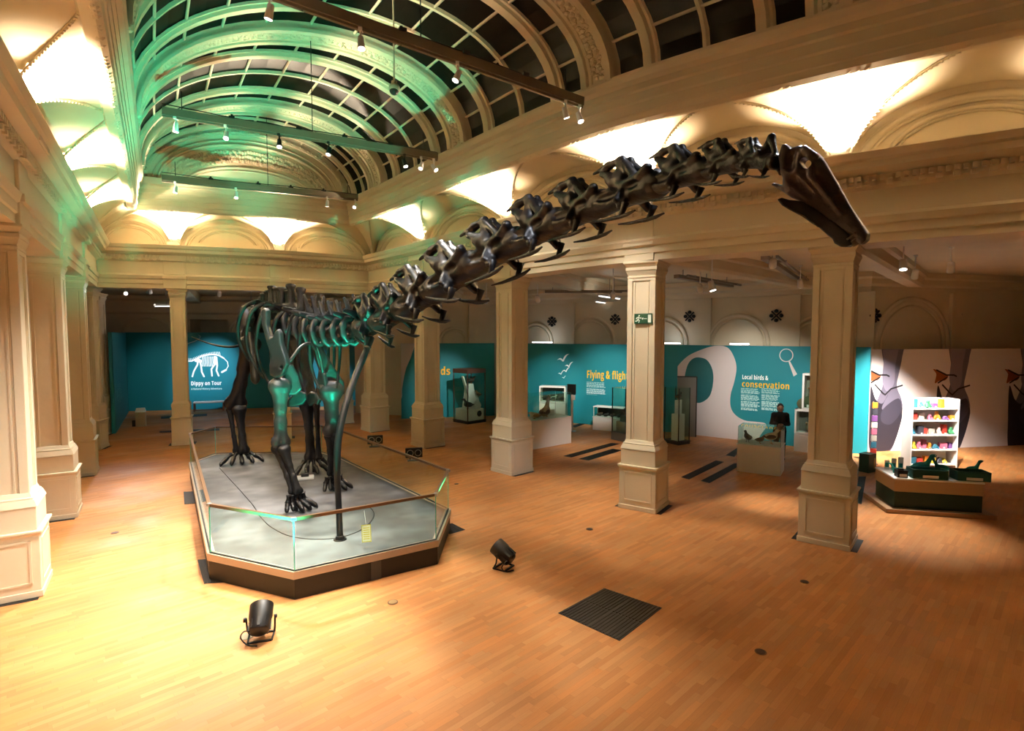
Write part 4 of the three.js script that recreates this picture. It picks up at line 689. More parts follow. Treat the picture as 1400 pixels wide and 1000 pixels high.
// the two LED floods that wash the skeleton in green
function par(p, turn, tilt, lit, label) {
  const o = thing('floor_flood_lamp', label, 'flood lamp', p, turn), k = 1.0;
  for (const s of [-1, 1]) mesh('yoke_arm', tube([V(0.17 * s, 0.28, 0), V(0.165 * s, 0.12, 0.03), V(0.15 * s, 0.012, 0.1)], 0.013, 8, 1), M.blackMetal, o);
  mesh('foot_bar', [bar(V(-0.15, 0.012, 0.1), V(0.15, 0.012, 0.1), 0.03, 0.02), bar(V(-0.14, 0.012, -0.12), V(0.14, 0.012, -0.12), 0.03, 0.02), bar(V(-0.15, 0.012, 0.1), V(-0.14, 0.012, -0.12), 0.02, 0.02), bar(V(0.15, 0.012, 0.1), V(0.14, 0.012, -0.12), 0.02, 0.02)], M.blackMetal, o);
  const head = new THREE.Group(); head.name = 'lamp_head'; head.position.set(0, 0.26, 0); head.rotation.x = tilt; o.add(head);
  const prof = [[0.001, -0.2], [0.09, -0.2], [0.12, -0.17], [0.13, -0.05], [0.145, 0.02], [0.145, 0.17], [0.135, 0.17], [0.135, 0.08], [0.001, 0.075]].map(q => new THREE.Vector2(...q));
  mesh('housing', [new THREE.LatheGeometry(prof, 24)].concat(Array.from({ length: 8 }, (_, i) => box(0.012, 0.12, 0.03, 0.13, -0.17, 0).rotateY(i * Math.PI / 4))), M.black, head);
  if (lit) for (let k2 = 0; k2 < 7; k2++) { const a = k2 * Math.PI / 3; mesh('lens_glow', new THREE.SphereGeometry(0.032, 10, 6).scale(1, 0.5, 1).translate(k2 < 6 ? Math.cos(a) * 0.085 : 0, 0.085, k2 < 6 ? Math.sin(a) * 0.085 : 0), M.greenGlow, head); }
  mesh('clamp_knob', [cyl(0.03, 0.03, 0.03).rotateZ(Math.PI / 2).translate(0.2, 0.26, 0), cyl(0.025, 0.025, 0.025).rotateZ(Math.PI / 2).translate(-0.17, 0.26, 0)], M.black, o);
  mesh('power_lead', tube(curve([V(0.05, 0.12, -0.12), V(0.16, 0.2, -0.17), V(0.22, 0.1, -0.12), V(0.14, 0.014, -0.16), V(0.02, 0.012, -0.22)], 20), 0.009, 6), M.black, o);
  return o;
}
const parA = G(357, 872), parB = G(688, 776), aimA = D(392, 500, 11.2), aimB = D(420, 500, 11.8);
const yaw = (p, q) => Math.atan2(q.x - p.x, q.z - p.z), pitchTo = (p, q) => Math.PI / 2 - Math.atan2(q.y - 0.3, Math.hypot(q.x - p.x, q.z - p.z));
par(parA, yaw(parA, aimA), pitchTo(parA, aimA), true, 'black floor flood lamp standing alone before the plinth, its back to the viewer');
par(parB, yaw(parB, aimB), pitchTo(parB, aimB), true, 'black floor flood lamp with green glowing lenses beside the plinth');
{ const o = thing('floor_disc', 'grey metal disc lying by the foot of the floor lamp', 'floor disc', G(337, 871)); mesh('disc', cyl(0.085, 0.085, 0.008), std(0x8b7d66, 0.4, { metalness: 0.4 }), o); }
const lift = (p, q, k) => p.clone().setY(0.3).lerp(q, k);
spot(lift(parA, aimA, 0.055), aimA.clone().add(V(-0.1, 2.0, 0)), GREEN, 300, 0.55, 0.6, 3);
spot(lift(parB, aimB, 0.06), aimB.clone().add(V(0, 0.6, 0)), GREEN, 230, 0.36, 0.5, 3);
// twin floods behind the glass
for (const [px, py, lab] of [[566, 630, 'black twin lens flood lamp on the floor beside the column of the nest case'], [513, 611, 'black twin lens flood lamp on the floor beside the corner column']]) {
  const o = thing('twin_flood_lamp', lab, 'flood lamp', G(px, py), 0.25); mesh('housing', [box(0.52, 0.3, 0.12, 0, 0.1, 0, 0, 0.02)], M.black, o); mesh('stand', [box(0.4, 0.02, 0.2, 0, 0, 0), box(0.03, 0.12, 0.03, -0.12, 0.01, 0), box(0.03, 0.12, 0.03, 0.12, 0.01, 0)], M.blackMetal, o);
  for (const s of [-1, 1]) { mesh('lens_ring', new THREE.TorusGeometry(0.09, 0.014, 8, 20).translate(s * 0.12, 0.25, 0.062), M.steel, o); mesh('lens', cyl(0.085, 0.085, 0.01, 0, 0, 0, 20).rotateX(Math.PI / 2).translate(s * 0.12, 0.25, 0.062), new THREE.MeshPhysicalMaterial({ color: 0x18202a, roughness: 0.08 }), o); }
}
// ---------------------------------------------------------------- lighting tracks hung across the lantern
function track(a, b, heads, label) {
  const c = a.clone().lerp(b, 0.5), o = thing('lighting_track', label, 'lighting track', c), A = a.clone().sub(c), B = b.clone().sub(c), d = B.clone().sub(A).normalize(), s = V(-d.z, 0, d.x);
  mesh('track_beam', [bar(A, B, 0.13, 0.16), bar(A.clone().add(V(0, -0.1, 0)), B.clone().add(V(0, -0.1, 0)), 0.06, 0.04)], M.trackMetal, o);
  mesh('cable', [tube(curve([A.clone().add(V(0, 0.16, 0)), A.clone().lerp(B, 0.3).add(V(0, 0.1, 0)), A.clone().lerp(B, 0.6).add(V(0, 0.13, 0)), B.clone().add(V(0, 0.1, 0))], 16), 0.012, 5)], M.black, o);
  for (const f of [0.22, 0.45, 0.62, 0.8]) mesh('clamp', [box(0.04, 0.3, 0.04, A.x + (B.x - A.x) * f, A.y + (B.y - A.y) * f - 0.12, A.z + (B.z - A.z) * f), box(0.12, 0.05, 0.2, A.x + (B.x - A.x) * f, A.y + (B.y - A.y) * f + 0.07, A.z + (B.z - A.z) * f, Math.atan2(-d.z, d.x))], M.black, o);
  for (const f of [0.06, 0.5, 0.94]) { const p = A.clone().lerp(B, f); mesh('hanger_rod', rod(p, p.clone().add(V(0, f === 0.5 ? 2.2 : 0.5, 0)), 0.01, 6), M.black, o); }
  for (const [f, aim, cd, ang, col, dark] of heads) {
    const at = a.clone().lerp(b, f).add(V(0, -0.3, 0)), t = aim.clone().sub(at).normalize(), h = thing('track_spotlight', `${dark ? 'black' : 'white'} ${label.includes('before the end wall') ? 'spotlight on the lighting track before the end wall' : label.includes('middle') ? 'spotlight on the middle lighting track of the lantern' : 'spotlight on the lighting track over the viewing end'}`, 'spotlight', at, 0, label.includes('before the end wall') ? 'end wall track spots' : label.includes('middle') ? (dark ? 'black middle track spots' : 'white middle track spots') : 'viewing end track spots');
    const m = dark ? M.black : M.whiteGloss;
    mesh('lamp_can', tube([t.clone().multiplyScalar(-0.1), t.clone().multiplyScalar(0.02), t.clone().multiplyScalar(0.1)], [0.045, 0.055, 0.062], 14), m, h);
    mesh('lamp_arm', [rod(V(0, 0.2, 0), V(0, 0, 0), 0.018, 6), box(0.06, 0.06, 0.1, 0, 0.17, 0)], m, h);
    mesh('lamp_glow', tube([t.clone().multiplyScalar(0.098), t.clone().multiplyScalar(0.106)], [0.054, 0.054], 14), M.lampGlow, h);
    if (cd) spot(at.clone().addScaledVector(t, 0.17), aim, col ?? WHITE, cd * TRACK, ang, 0.9, 10);
  }
}
const FL = (px, py, h = 0) => G(px, py, h);
track(D(221, 243, 16.2), D(489, 270, 19.2), [[0.06, FL(180, 640), 0, 0.35], [0.34, FL(300, 640, PLAT), 350, 0.4], [0.82, FL(440, 600), 0, 0.35], [0.985, D(375, 430, 14.5), 400, 0.35]], 'grey lighting track hung before the end wall of the lantern');
track(D(222, 152, 12.2), D(598, 214, 14.6), [[0.04, FL(200, 690), 500, 0.5], [0.2, FL(230, 800), 850, 0.5], [0.38, D(385, 470, 11.2), 650, 0.3, null, true], [0.56, D(400, 420, 12), 0, 0.3, null, true], [0.86, FL(700, 690), 200, 0.5, null, true], [0.93, FL(450, 700, PLAT), 220, 0.42, COOL], [0.985, FL(1000, 720), 100, 0.5]], 'grey lighting track hung across the middle of the lantern');
{ const A = G(260, -52, 8.95), B = D(796, 140, 10.9);
  track(A, B, [[0.99, FL(1000, 800), 0, 0.5], [0.94, FL(900, 690), 200, 0.5], [0.6, FL(280, 840), 850, 0.5], [0.35, FL(560, 850), 420, 0.55], [0.15, FL(230, 770), 720, 0.5]], 'grey lighting track hung over the viewing end of the lantern');
  track(V(-2.6, 8.95, -2.2), V(4.2, 8.95, -5.6), [[0.95, D(1135, 275, 3.15), 800, 0.13, COOL], [0.7, D(880, 258, 5.4), 260, 0.22, COOL], [0.45, D(690, 345, 7.9), 400, 0.22, COOL], [0.25, D(400, 450, 11.4), 600, 0.2, COOL], [0.1, FL(220, 800), 500, 0.45]], 'grey lighting track hung overhead nearest the viewing end wall'); }
{ const o = thing('dome_camera', 'round security dome camera hanging on a rod under the lantern', 'camera', D(539, 121, 12)); mesh('dome', new THREE.SphereGeometry(0.12, 20, 14).scale(1, 0.95, 1), std(0xb8a58c, 0.5), o); mesh('lens_window', new THREE.SphereGeometry(0.1, 16, 10).translate(0, -0.045, 0.012), M.black, o); mesh('hanger', [rod(V(0, 0.1, 0), V(0, 2.0, 0), 0.02, 8), cyl(0.06, 0.06, 0.05, 0, 0.1, 0)], std(0xb8a58c, 0.5), o); }
// ---------------------------------------------------------------- printed exhibition panels
// front face of the panel a-b that looks at the camera; pixels are traced onto it
function panel(name, a, b, y0, y1, label, paint, res = 150, base = 0x067d8a) {
  const d = b.clone().sub(a).setY(0), len = d.length(); d.normalize(); let n = V(-d.z, 0, d.x); if (n.dot(a) > 0) n.negate();
  const c = a.clone().lerp(b, 0.5).setY(0), o = thing(name, label, 'panel', c), A = a.clone().sub(c).setY(0), B = b.clone().sub(c).setY(0);
  mesh('board', wallBox(A.clone().addScaledVector(n, -0.07), B.clone().addScaledVector(n, -0.07), y0, y1, 0.12), std(base, 0.6), o);
  const w = Math.round(Math.min(2048, len * res)), h = Math.round((y1 - y0) * w / len), cv = document.createElement('canvas'); cv.width = w; cv.height = h;
  const x = cv.getContext('2d'), k = w / len; x.fillStyle = '#' + base.toString(16).padStart(6, '0'); x.fillRect(0, 0, w, h);
  const flip = V(0, 0, 0).crossVectors(d, V(0, 1, 0)).dot(n) < 0;      // is b on the right when seen from the front?
  const at = (px, py) => { const r = dirOf(px, py), t = a.clone().sub(V(0, 0, 0)).dot(n) / (r.x * n.x + r.z * n.z), p = V(r.x * t, EYE + r.y * t, r.z * t); const s = p.clone().sub(a).dot(d); return [s * k, (y1 - p.y) * k]; };
  const P = (...q) => { x.beginPath(); q.forEach(([px, py], i) => { const [u, v] = at(px, py); i ? x.lineTo(u, v) : x.moveTo(u, v); }); };
  const smooth = q => { const c3 = new THREE.CatmullRomCurve3(q.map(e => V(e[0], e[1], 0)), true, 'catmullrom', 0.5).getPoints(160); P(...c3.map(e => [e.x, e.y])); x.closePath(); };
  const text = (s, px, py, hpx, color, font = 'bold', wpx = 0) => { const [u, v] = at(px, py), [, v2] = at(px, py - hpx); x.fillStyle = color; x.font = `${font} ${Math.round((v - v2) * 1.28)}px sans-serif`; x.save(); x.translate(u, v); if (wpx) { const [u2] = at(px + wpx, py); x.scale((u2 - u) / x.measureText(s).width, 1); } x.fillText(s, 0, 0); x.restore(); };
  const lines = (px0, px1, py0, py1, n2, color) => { x.fillStyle = color; for (let i = 0; i < n2; i++) { const py = py0 + (py1 - py0) * i / n2, e = px0 + (px1 - px0) * (i % 6 === 5 ? 0.55 : 0.86 + 0.14 * hash2(i, px0 | 0)); const [u, v] = at(px0, py), [u2, v2] = at(e, py + (py1 - py0) / n2 * 0.42); let q = u; while (q < u2) { const ww = (0.05 + 0.1 * hash2(q | 0, i)) * k; x.fillRect(q, v, Math.min(ww, u2 - q), v2 - v); q += ww + 0.018 * k; } } };
  if (paint) paint({ x, at, P, smooth, text, lines, k, w, h });
  const t = new THREE.CanvasTexture(cv); t.colorSpace = THREE.SRGBColorSpace; t.anisotropy = 8;
  const g = new THREE.BufferGeometry(), f = n.clone().multiplyScalar(-0.004), q = [A.clone().add(f).setY(y0), B.clone().add(f).setY(y0), B.clone().add(f).setY(y1), A.clone().add(f).setY(y1)];
  const uv = [[0, 0], [1, 0], [1, 1], [0, 1]], o3 = [0, 1, 2, 0, 2, 3], pos = [], uu = []; for (const i of o3) { pos.push(q[i].x + n.x * 0.008, q[i].y, q[i].z + n.z * 0.008); uu.push(...uv[i]); }
  g.setAttribute('position', new THREE.Float32BufferAttribute(pos, 3)); g.setAttribute('uv', new THREE.Float32BufferAttribute(uu, 2)); g.computeVertexNormals();
  const m = new THREE.Mesh(g, new THREE.MeshStandardMaterial({ map: t, roughness: 0.6, side: THREE.DoubleSide })); m.name = 'printed_face'; m.castShadow = m.receiveShadow = true; o.add(m);
  o.userData.frame = undefined; return { o, n, d, at };
}
const TEAL = '#0b7f85', DTEAL = '#0a6a70', LILAC = '#cfc6c6', YELLOW = '#f7b512';
const gull = (c, px, py, s) => { const { x, at } = c; x.strokeStyle = '#e8eef0'; x.fillStyle = '#e8eef0'; const p = (dx, dy) => at(px + dx * s, py + dy * s); x.beginPath(); x.moveTo(...p(-1, 0.35)); x.quadraticCurveTo(...p(-0.45, -0.35), ...p(-0.05, 0.25)); x.quadraticCurveTo(...p(0.25, -0.75), ...p(1, -0.7)); x.quadraticCurveTo(...p(0.4, -0.35), ...p(0.1, 0.5)); x.lineTo(...p(-0.1, 0.55)); x.quadraticCurveTo(...p(-0.5, 0.0), ...p(-1, 0.35)); x.fill(); };
panel('exhibition_panel', wallA[0], wallA[1], 0, panelH, 'teal exhibition panel behind the tall nest case with a white curve', c => {
  c.x.fillStyle = LILAC; c.smooth([[530, 460], [566, 462], [563, 485], [555, 505], [550, 530], [549, 545], [540, 560], [520, 560]]); c.x.fill(); c.text('Birds', 584, 513, 12, YELLOW, 'bold', 32);
}, 120);
panel('exhibition_panel', wallA[1].clone().lerp(wallA[2], 0.012), wallA[2], 0, panelH, 'teal exhibition panel with white gulls and the yellow words Flying & flightless', c => {
  gull(c, 770, 490, 8.5); gull(c, 778, 499, 6); gull(c, 774, 506, 5.5); gull(c, 767, 510, 4.5); gull(c, 771, 516, 3);
  c.text('Flying & flightless', 802, 517, 11.5, YELLOW, 'bold', 74); c.lines(802, 829, 523, 541, 12, '#cfe6e6');
});
panel('exhibition_panel', wallA[2], wallA[3], 0, panelH, 'teal exhibition panel with a pale swirl and the words Local birds & conservation', c => {
  c.x.fillStyle = LILAC; c.smooth([[905, 545], [922, 508], [938, 489], [957, 479], [978, 473], [994, 475], [1003, 487], [1007, 503], [1004, 522], [999, 540], [999, 556], [1005, 567], [1018, 575], [1034, 577], [1046, 579], [1047, 585], [1040, 595], [1020, 625], [960, 625], [900, 610]]); c.x.fill();
  c.x.fillStyle = '#0a5a60'; c.smooth([[956, 489], [967, 493], [974, 506], [975, 523], [970, 542], [957, 551], [945, 547], [938, 534], [936, 518], [940, 500], [947, 491]]); c.x.fill();
  c.text('Local birds &', 1014.5, 518.5, 6.5, '#ffffff', 'bold', 36); c.text('conservation', 1014, 529, 9, YELLOW, 'bold', 66); c.lines(1013, 1039, 531.5, 562, 20, '#bfe0e0'); c.lines(1041, 1066, 531.5, 562, 20, '#bfe0e0');
  const [u, v] = c.at(1075, 486), [u2] = c.at(1084, 486); c.x.strokeStyle = LILAC; c.x.lineWidth = (u2 - u) * 0.16; c.x.beginPath(); c.x.ellipse(u, v, u2 - u, (u2 - u) * 1.05, 0, 0, 7); c.x.stroke(); c.x.fillStyle = LILAC; c.P([1078, 495], [1080, 494], [1090, 512], [1085, 515]); c.x.fill();
});
// end wall panel with the tour logo
const endP = panel('exhibition_panel', backA, G(548, 553.5), 0, 4.02, 'long teal panel across the end wall printed with a white dinosaur skeleton', c => {
  const { x, at, P } = c; x.fillStyle = x.strokeStyle = '#f4f8f8'; x.lineCap = x.lineJoin = 'round'; const lw = px => { const [u] = at(285, 500), [u2] = at(285 + px, 500); x.lineWidth = u2 - u; };
  lw(2.1); P([240, 497], [250, 494], [262, 494], [268, 491], [276, 487], [286, 485], [294, 485], [300, 486.5], [306, 490]); x.stroke(); lw(1.3); P([306, 490], [311, 495], [312, 501], [309, 506]); x.stroke(); lw(3); P([309, 506], [303.5, 509]); x.stroke();
  lw(1); for (let k = 0; k < 26; k++) { const px = 246 + k * 2.2, py = k < 8 ? 494 : 494 - 9 * Math.sin((k - 8) / 17 * 1.7); P([px, py], [px - 1.2, py - 3.6]); x.stroke(); }
  lw(1.25); for (let k = 0; k < 8; k++) { const px = 277 + k * 2.2; P([px, 488], [px - 0.6, 496], [px + 0.3, 501]); x.stroke(); }
  lw(2.4); P([271, 491], [270, 499], [265, 508], [263, 515]); x.stroke(); P([273, 492], [275, 501], [276, 509], [279, 515]); x.stroke(); P([294, 488], [294, 498], [289, 505], [290, 514]); x.stroke(); P([296, 489], [297, 500], [296, 507], [299, 514]); x.stroke(); lw(5); P([268, 493], [274, 494]); x.stroke(); P([294, 489], [295, 497]); x.stroke();
  c.text('Dippy on Tour', 261, 527.5, 6, '#ffffff', 'bold', 42); c.text('A Natural History Adventure', 261.5, 533.5, 3, '#d8f0f0', 'bold', 42);
  lw(0.5); P([240, 477], [258, 469.5], [266, 467], [273, 463], [274, 460], [271, 458]); x.stroke();
}, 90, 0x067a8a);
panel('exhibition_panel', G(158.5, 593), G(176, 563.5), 0, 4.0, 'teal side panel standing edge on next to the white plinth by the end wall', c => { c.x.fillStyle = '#a8d8d8'; for (let i = 0; i < 90; i++) { const a = hash2(i, 3) * 6.28, r = Math.sqrt(hash2(i, 9)); const [u, v] = c.at(163 + Math.cos(a) * r * 4, 537 + Math.sin(a) * r * 14); c.x.fillRect(u, v, 5, 4); } }, 120);

// ---------------------------------------------------------------- show cases and what stands in them
function caseAt(name, label, p, turn, w, d, hBase, hGlass, opt = {}) {      // p: centre on the floor
  const o = thing(name, label, 'display case', p, turn), bm = opt.base ?? M.white, fm = opt.frame ?? M.steel, f = opt.f ?? 0.02;
  if (hBase > 0.02) mesh('base', [box(w, hBase - 0.03, d, 0, 0.0, 0, 0, 0.006), box(w + 0.03, 0.03, d + 0.03, 0, hBase - 0.03, 0, 0, 0.005)], bm, o);
  for (const [sx, sz] of [[-1, -1], [1, -1], [1, 1], [-1, 1]]) mesh('frame_post', box(f, hGlass, f, sx * (w / 2 - f / 2 - 0.012), hBase, sz * (d / 2 - f / 2 - 0.012)), fm, o);
  for (const s of [-1, 1]) { mesh('glass_pane', box(w - 0.03, hGlass - 0.01, 0.006, 0, hBase + 0.002, s * (d / 2 - 0.012)), M.glass, o); mesh('glass_pane', box(0.006, hGlass - 0.01, d - 0.04, s * (w / 2 - 0.012), hBase + 0.002, 0), M.glass, o); }
  mesh('glass_top', opt.top ? box(w, opt.top, d, 0, hBase + hGlass - 0.004, 0) : box(w - 0.02, 0.008, d - 0.02, 0, hBase + hGlass - 0.006, 0), opt.top ? fm : M.glass, o);
  return o;
}
const along = (a, b) => Math.atan2(-(b.z - a.z), b.x - a.x);
const inset = (o, x, y, z) => V(x, y, z).applyAxisAngle(UPV, o.rotation.y).add(o.position);
// a stuffed bird: body, neck, head, beak, tail, two legs
function bird(label, p, turn, s, colors, opt = {}, group) {
  const o = thing('stuffed_bird', label, 'stuffed bird', p, turn, group), nk = opt.neck ?? 0.25, lg = opt.leg ?? 0.15, up = opt.up ?? 0.3, [cb, ch, ck] = colors;
  const c = Math.cos(up), q = Math.sin(up), hx = 0.3 * c + nk * 0.4, hy = lg + 0.22 + 0.3 * q + nk;
  mesh('body', bone([ell([0, lg + 0.2, 0], [0.34, 0.19, 0.18]), cap([-0.2, lg + 0.2, 0], [0.2 * c, lg + 0.22 + 0.2 * q, 0], 0.15, 0.16), cap([0.2 * c, lg + 0.24 + 0.2 * q, 0], [hx - 0.04, hy - 0.04, 0], 0.12, 0.07), ell([hx, hy, 0], [0.11, 0.085, 0.08])], 0.03, 0.09).scale(s, s, s), cb, o);
  mesh('tail', bone([cap([-0.25, lg + 0.22, 0], [-0.5, lg + 0.2, 0], 0.09, 0.03), cap([-0.25, lg + 0.22, 0.08], [-0.48, lg + 0.18, 0.1], 0.05, 0.02), cap([-0.25, lg + 0.22, -0.08], [-0.48, lg + 0.18, -0.1], 0.05, 0.02)], 0.03, 0.05).scale(s, s, s), ch, o);
  for (const z of [-1, 1]) { mesh('wing', bone([ell([-0.06, lg + 0.22, 0.16 * z], [0.3, 0.12, 0.05]), cap([-0.1, lg + 0.2, 0.16 * z], [-0.4, lg + 0.16, 0.1 * z], 0.06, 0.02)], 0.03, 0.05).scale(s, s, s), ch, o); mesh('leg', tube([V(0.02, lg + 0.05, 0.07 * z), V(0.0, lg * 0.5, 0.07 * z), V(0.02, 0.01, 0.07 * z), V(0.12, 0.008, 0.08 * z)].map(v => v.multiplyScalar(s)), 0.018 * s, 6), ck, o); }
  mesh('beak', tube([V(hx + 0.08, hy, 0), V(hx + 0.16, hy - 0.01, 0), V(hx + 0.24, hy - 0.03, 0)].map(v => v.multiplyScalar(s)), [0.04 * s, 0.025 * s, 0.006 * s], 8), ck, o);
  return o;
}
const brown = std(0x5a4030, 0.8), tan = std(0x8f7353, 0.8), pale = std(0xb9ad98, 0.8), beakO = std(0xb5752a, 0.5), slate = std(0x2a2624, 0.7), cream = std(0xcfc7b4, 0.85), moss = std(0x4d5138, 0.9);
// tall case of white nests
{ const ctr = G(642, 577), o = caseAt('glass_case', 'tall bronze framed glass case holding white nest towers', ctr, 0.75, 1.05, 1.05, 0.12, 2.1, { base: M.dark, frame: std(0x5a3b2c, 0.45, { metalness: 0.4 }), f: 0.035, top: 0.18 });
  const t = thing('nest_stand', 'stepped white nest tower inside the tall glass case', 'display stand', inset(o, 0, 0.12, 0), 0.75); mesh('low_block', box(0.9, 0.5, 0.9, 0, 0, 0, 0, 0.01), M.white, t); mesh('column_block', frust(0.5, 0.45, 0.26, 0.24, 0.5, 1.6), M.white, t); mesh('leaning_slab', bar(V(-0.2, 1.2, 0.1), V(-0.42, 1.95, 0.05), 0.2, 0.05), M.white, t); mesh('leaning_slab', bar(V(0.1, 1.5, -0.1), V(0.46, 1.0, -0.15), 0.25, 0.05), M.white, t); mesh('rock', bone([ell([0.25, 0.62, 0.2], [0.22, 0.2, 0.18]), ell([0.3, 0.85, 0.1], [0.14, 0.18, 0.12])], 0.04, 0.08), M.white, t);
  mesh('hollow', new THREE.SphereGeometry(0.14, 14, 10).scale(1, 1, 0.3).translate(0.2, 0.28, 0.44), M.dark, t);
  bird('small dark bird perched at the top of the nest tower', inset(o, 0.05, 1.72, 0.05), 0.4, 0.42, [brown, slate, beakO]); bird('small brown bird low on the nest tower', inset(o, 0.28, 1.1, 0.3), 2.4, 0.4, [tan, brown, beakO]); bird('black long-tailed bird on the low block of the nest tower', inset(o, -0.3, 0.63, 0.28), 3.4, 0.55, [slate, slate, slate], { up: 0.6 });
}
// white plinth with the goose
{ const a = G(735, 614), b = G(781, 606), t = along(a, b), d = b.clone().sub(a).normalize(), n = V(d.z, 0, -d.x), w = a.distanceTo(b) + 0.5, ctr = a.clone().lerp(b, 0.5).addScaledVector(d, -0.25).addScaledVector(n, 0.42);
  const o = caseAt('plinth_case', 'white plinth with a glass box over a brown goose', ctr, t, w, 0.84, 0.98, 0.85, { f: 0.012 });
  bird('brown goose with a raised neck in the plinth glass box', inset(o, 0.12, 1.0, 0.05), t + 0.5, 0.78, [tan, brown, beakO], { neck: 0.5, leg: 0.02 }); bird('pale duck lying in the plinth glass box', inset(o, -0.4, 0.985, 0.1), t + 2.8, 0.5, [cream, tan, beakO], { leg: 0.02, neck: 0.1 });
  const c2 = thing('text_block', 'small white text block beside the goose', 'label', inset(o, 0.62, 0.985, -0.2), t); mesh('wedge', [box(0.3, 0.2, 0.12, 0, 0, 0, 0, 0.01)], M.white, c2);
}
function wallBoxCase(label, px0, px1, pyTop, pyMid, pyBase, off, fill) {     // white framed box on a white base
  const a = G(px0, pyBase), b = G(px1, pyBase + (px1 - px0) * off), Z = -a.z, top = EYE - (pyTop - 458) / F * Z, mid = EYE - (pyMid - 458) / F * Z, w = a.distanceTo(b), t = along(a, b), d = b.clone().sub(a).normalize(), n = V(d.z, 0, -d.x), dep = 0.45, ctr = a.clone().lerp(b, 0.5).addScaledVector(n, dep / 2), o = thing('framed_case', label, 'display case', ctr, t);
  if (mid > 0.06) mesh('base', box(w, mid - 0.02, dep, 0, 0, 0, 0, 0.008), M.white, o);
  const fr = 0.06; mesh('frame', [box(w, fr, dep, 0, mid, 0), box(w, fr, dep, 0, top - fr, 0), box(fr, top - mid, dep, -w / 2 + fr / 2, mid, 0), box(fr, top - mid, dep, w / 2 - fr / 2, mid, 0)], M.whiteGloss, o);
  mesh('backdrop', box(w - fr * 2, top - mid - fr * 2, 0.02, 0, mid + fr, -dep / 2 + 0.02), fill ?? std(0x7d7a6a, 0.8), o); mesh('glass_pane', box(w - fr * 2, top - mid - fr * 2, 0.006, 0, mid + fr, dep / 2 - 0.03), M.glass, o);
  return { o, w, mid, top, dep, t };
}
{ const q = wallBoxCase('white framed bird box behind the goose plinth', 737, 773, 528, 551, 582, 0.05, std(0x4a463e, 0.8)); for (let k = 0; k < 3; k++) bird('small pale bird in the framed box behind the goose', inset(q.o, -0.35 + k * 0.35, q.mid + 0.07, 0), 0.3 * k, 0.35, [k % 2 ? cream : brown, slate, beakO], { up: 0.2 }, 'birds in the box behind the goose'); }
{ const p = G(782, 590), o = thing('touch_panel', 'dark tilted information panel on a post by the goose plinth', 'info panel', p, -0.3); mesh('post', box(0.08, 1.55, 0.06, 0, 0, 0, 0, 0.01), M.white, o); mesh('screen_board', box(0.36, 0.42, 0.04, -0.02, 1.5, 0.03, 0, 0.01), M.black, o); mesh('tag', box(0.16, 0.2, 0.02, 0.05, 1.28, 0.05), M.whiteGloss, o); mesh('foot', box(0.3, 0.02, 0.3), M.steel, o); }
// low white case under the words
{ const a = G(810, 588), b = G(868, 593.5), t = along(a, b), d = b.clone().sub(a).normalize(), n = V(d.z, 0, -d.x), w = a.distanceTo(b), ctr = a.clone().lerp(b, 0.5).addScaledVector(n, 0.28), o = caseAt('low_case', 'low white case with a dark glazed top under the yellow words', ctr, t, w, 0.5, 0.55, 0.4, { f: 0.03, frame: M.whiteGloss, top: 0.03 });
  mesh('dark_lining', box(w - 0.1, 0.3, 0.02, 0, 0.57, -0.2), M.dark, o);
  for (let k = 0; k < 6; k++) bird('small dark bird lying in a row in the low white case', inset(o, -w / 2 + 0.2 + k * (w - 0.4) / 5, 0.555, 0.02), 0.2 + k * 0.3, 0.32, [k % 2 ? slate : brown, slate, slate], { leg: 0.01, neck: 0.08 }, 'birds in the low white case'); }
// tall thin framed cases either side of the exit sign column
{ const p = G(853, 603).add(V(0.1, 0, -0.2)), o = caseAt('glass_case', 'empty looking tall black framed glass case half hidden by the exit sign column', p, 0.6, 0.75, 0.75, 0.3, 1.65, { base: std(0x6d6a66, 0.5), frame: M.black, f: 0.03 });
  const s = thing('case_block', 'grey block inside the tall black framed case', 'display stand', inset(o, 0, 0.3, 0), 0.6); mesh('block', [box(0.5, 0.4, 0.5, 0, 0, 0, 0, 0.02), box(0.3, 0.2, 0.3, 0, 0.4, 0, 0, 0.02)], std(0x8a8a84, 0.6), s); bird('dark bird standing on the grey block in the black framed case', inset(o, 0, 0.91, 0), 1, 0.5, [slate, slate, beakO]); }
{ const p = G(925, 606), o = caseAt('glass_case', 'tall glass case beside the pale swirl panel', p, 0.55, 0.6, 0.7, 0.12, 1.9, { base: M.dark, frame: M.blackMetal, f: 0.025 });
  const s = thing('text_board', 'white text board standing inside the tall glass case', 'label', inset(o, 0.0, 0.12, 0.05), 0.55); mesh('board', [box(0.36, 0.95, 0.3, 0, 0, 0, 0, 0.01), box(0.34, 0.5, 0.03, 0, 0.95, 0.0)], M.white, s); bird('small dark bird on the white text board', inset(o, 0, 1.57, 0.05), 0.5, 0.35, [slate, brown, beakO]); }
{ const p = G(938, 597), o = thing('partition_screen', 'grey partition screen by the edge of the pale swirl', 'partition', p, -0.25); mesh('screen', box(0.7, 2.3, 0.06, 0, 0, 0, 0, 0.01), std(0x6f6a64, 0.6), o); mesh('rail', box(0.72, 0.04, 0.08, 0, 2.28, 0), M.dark, o); mesh('post', box(0.04, 2.3, 0.08, 0.35, 0, 0), M.dark, o); }
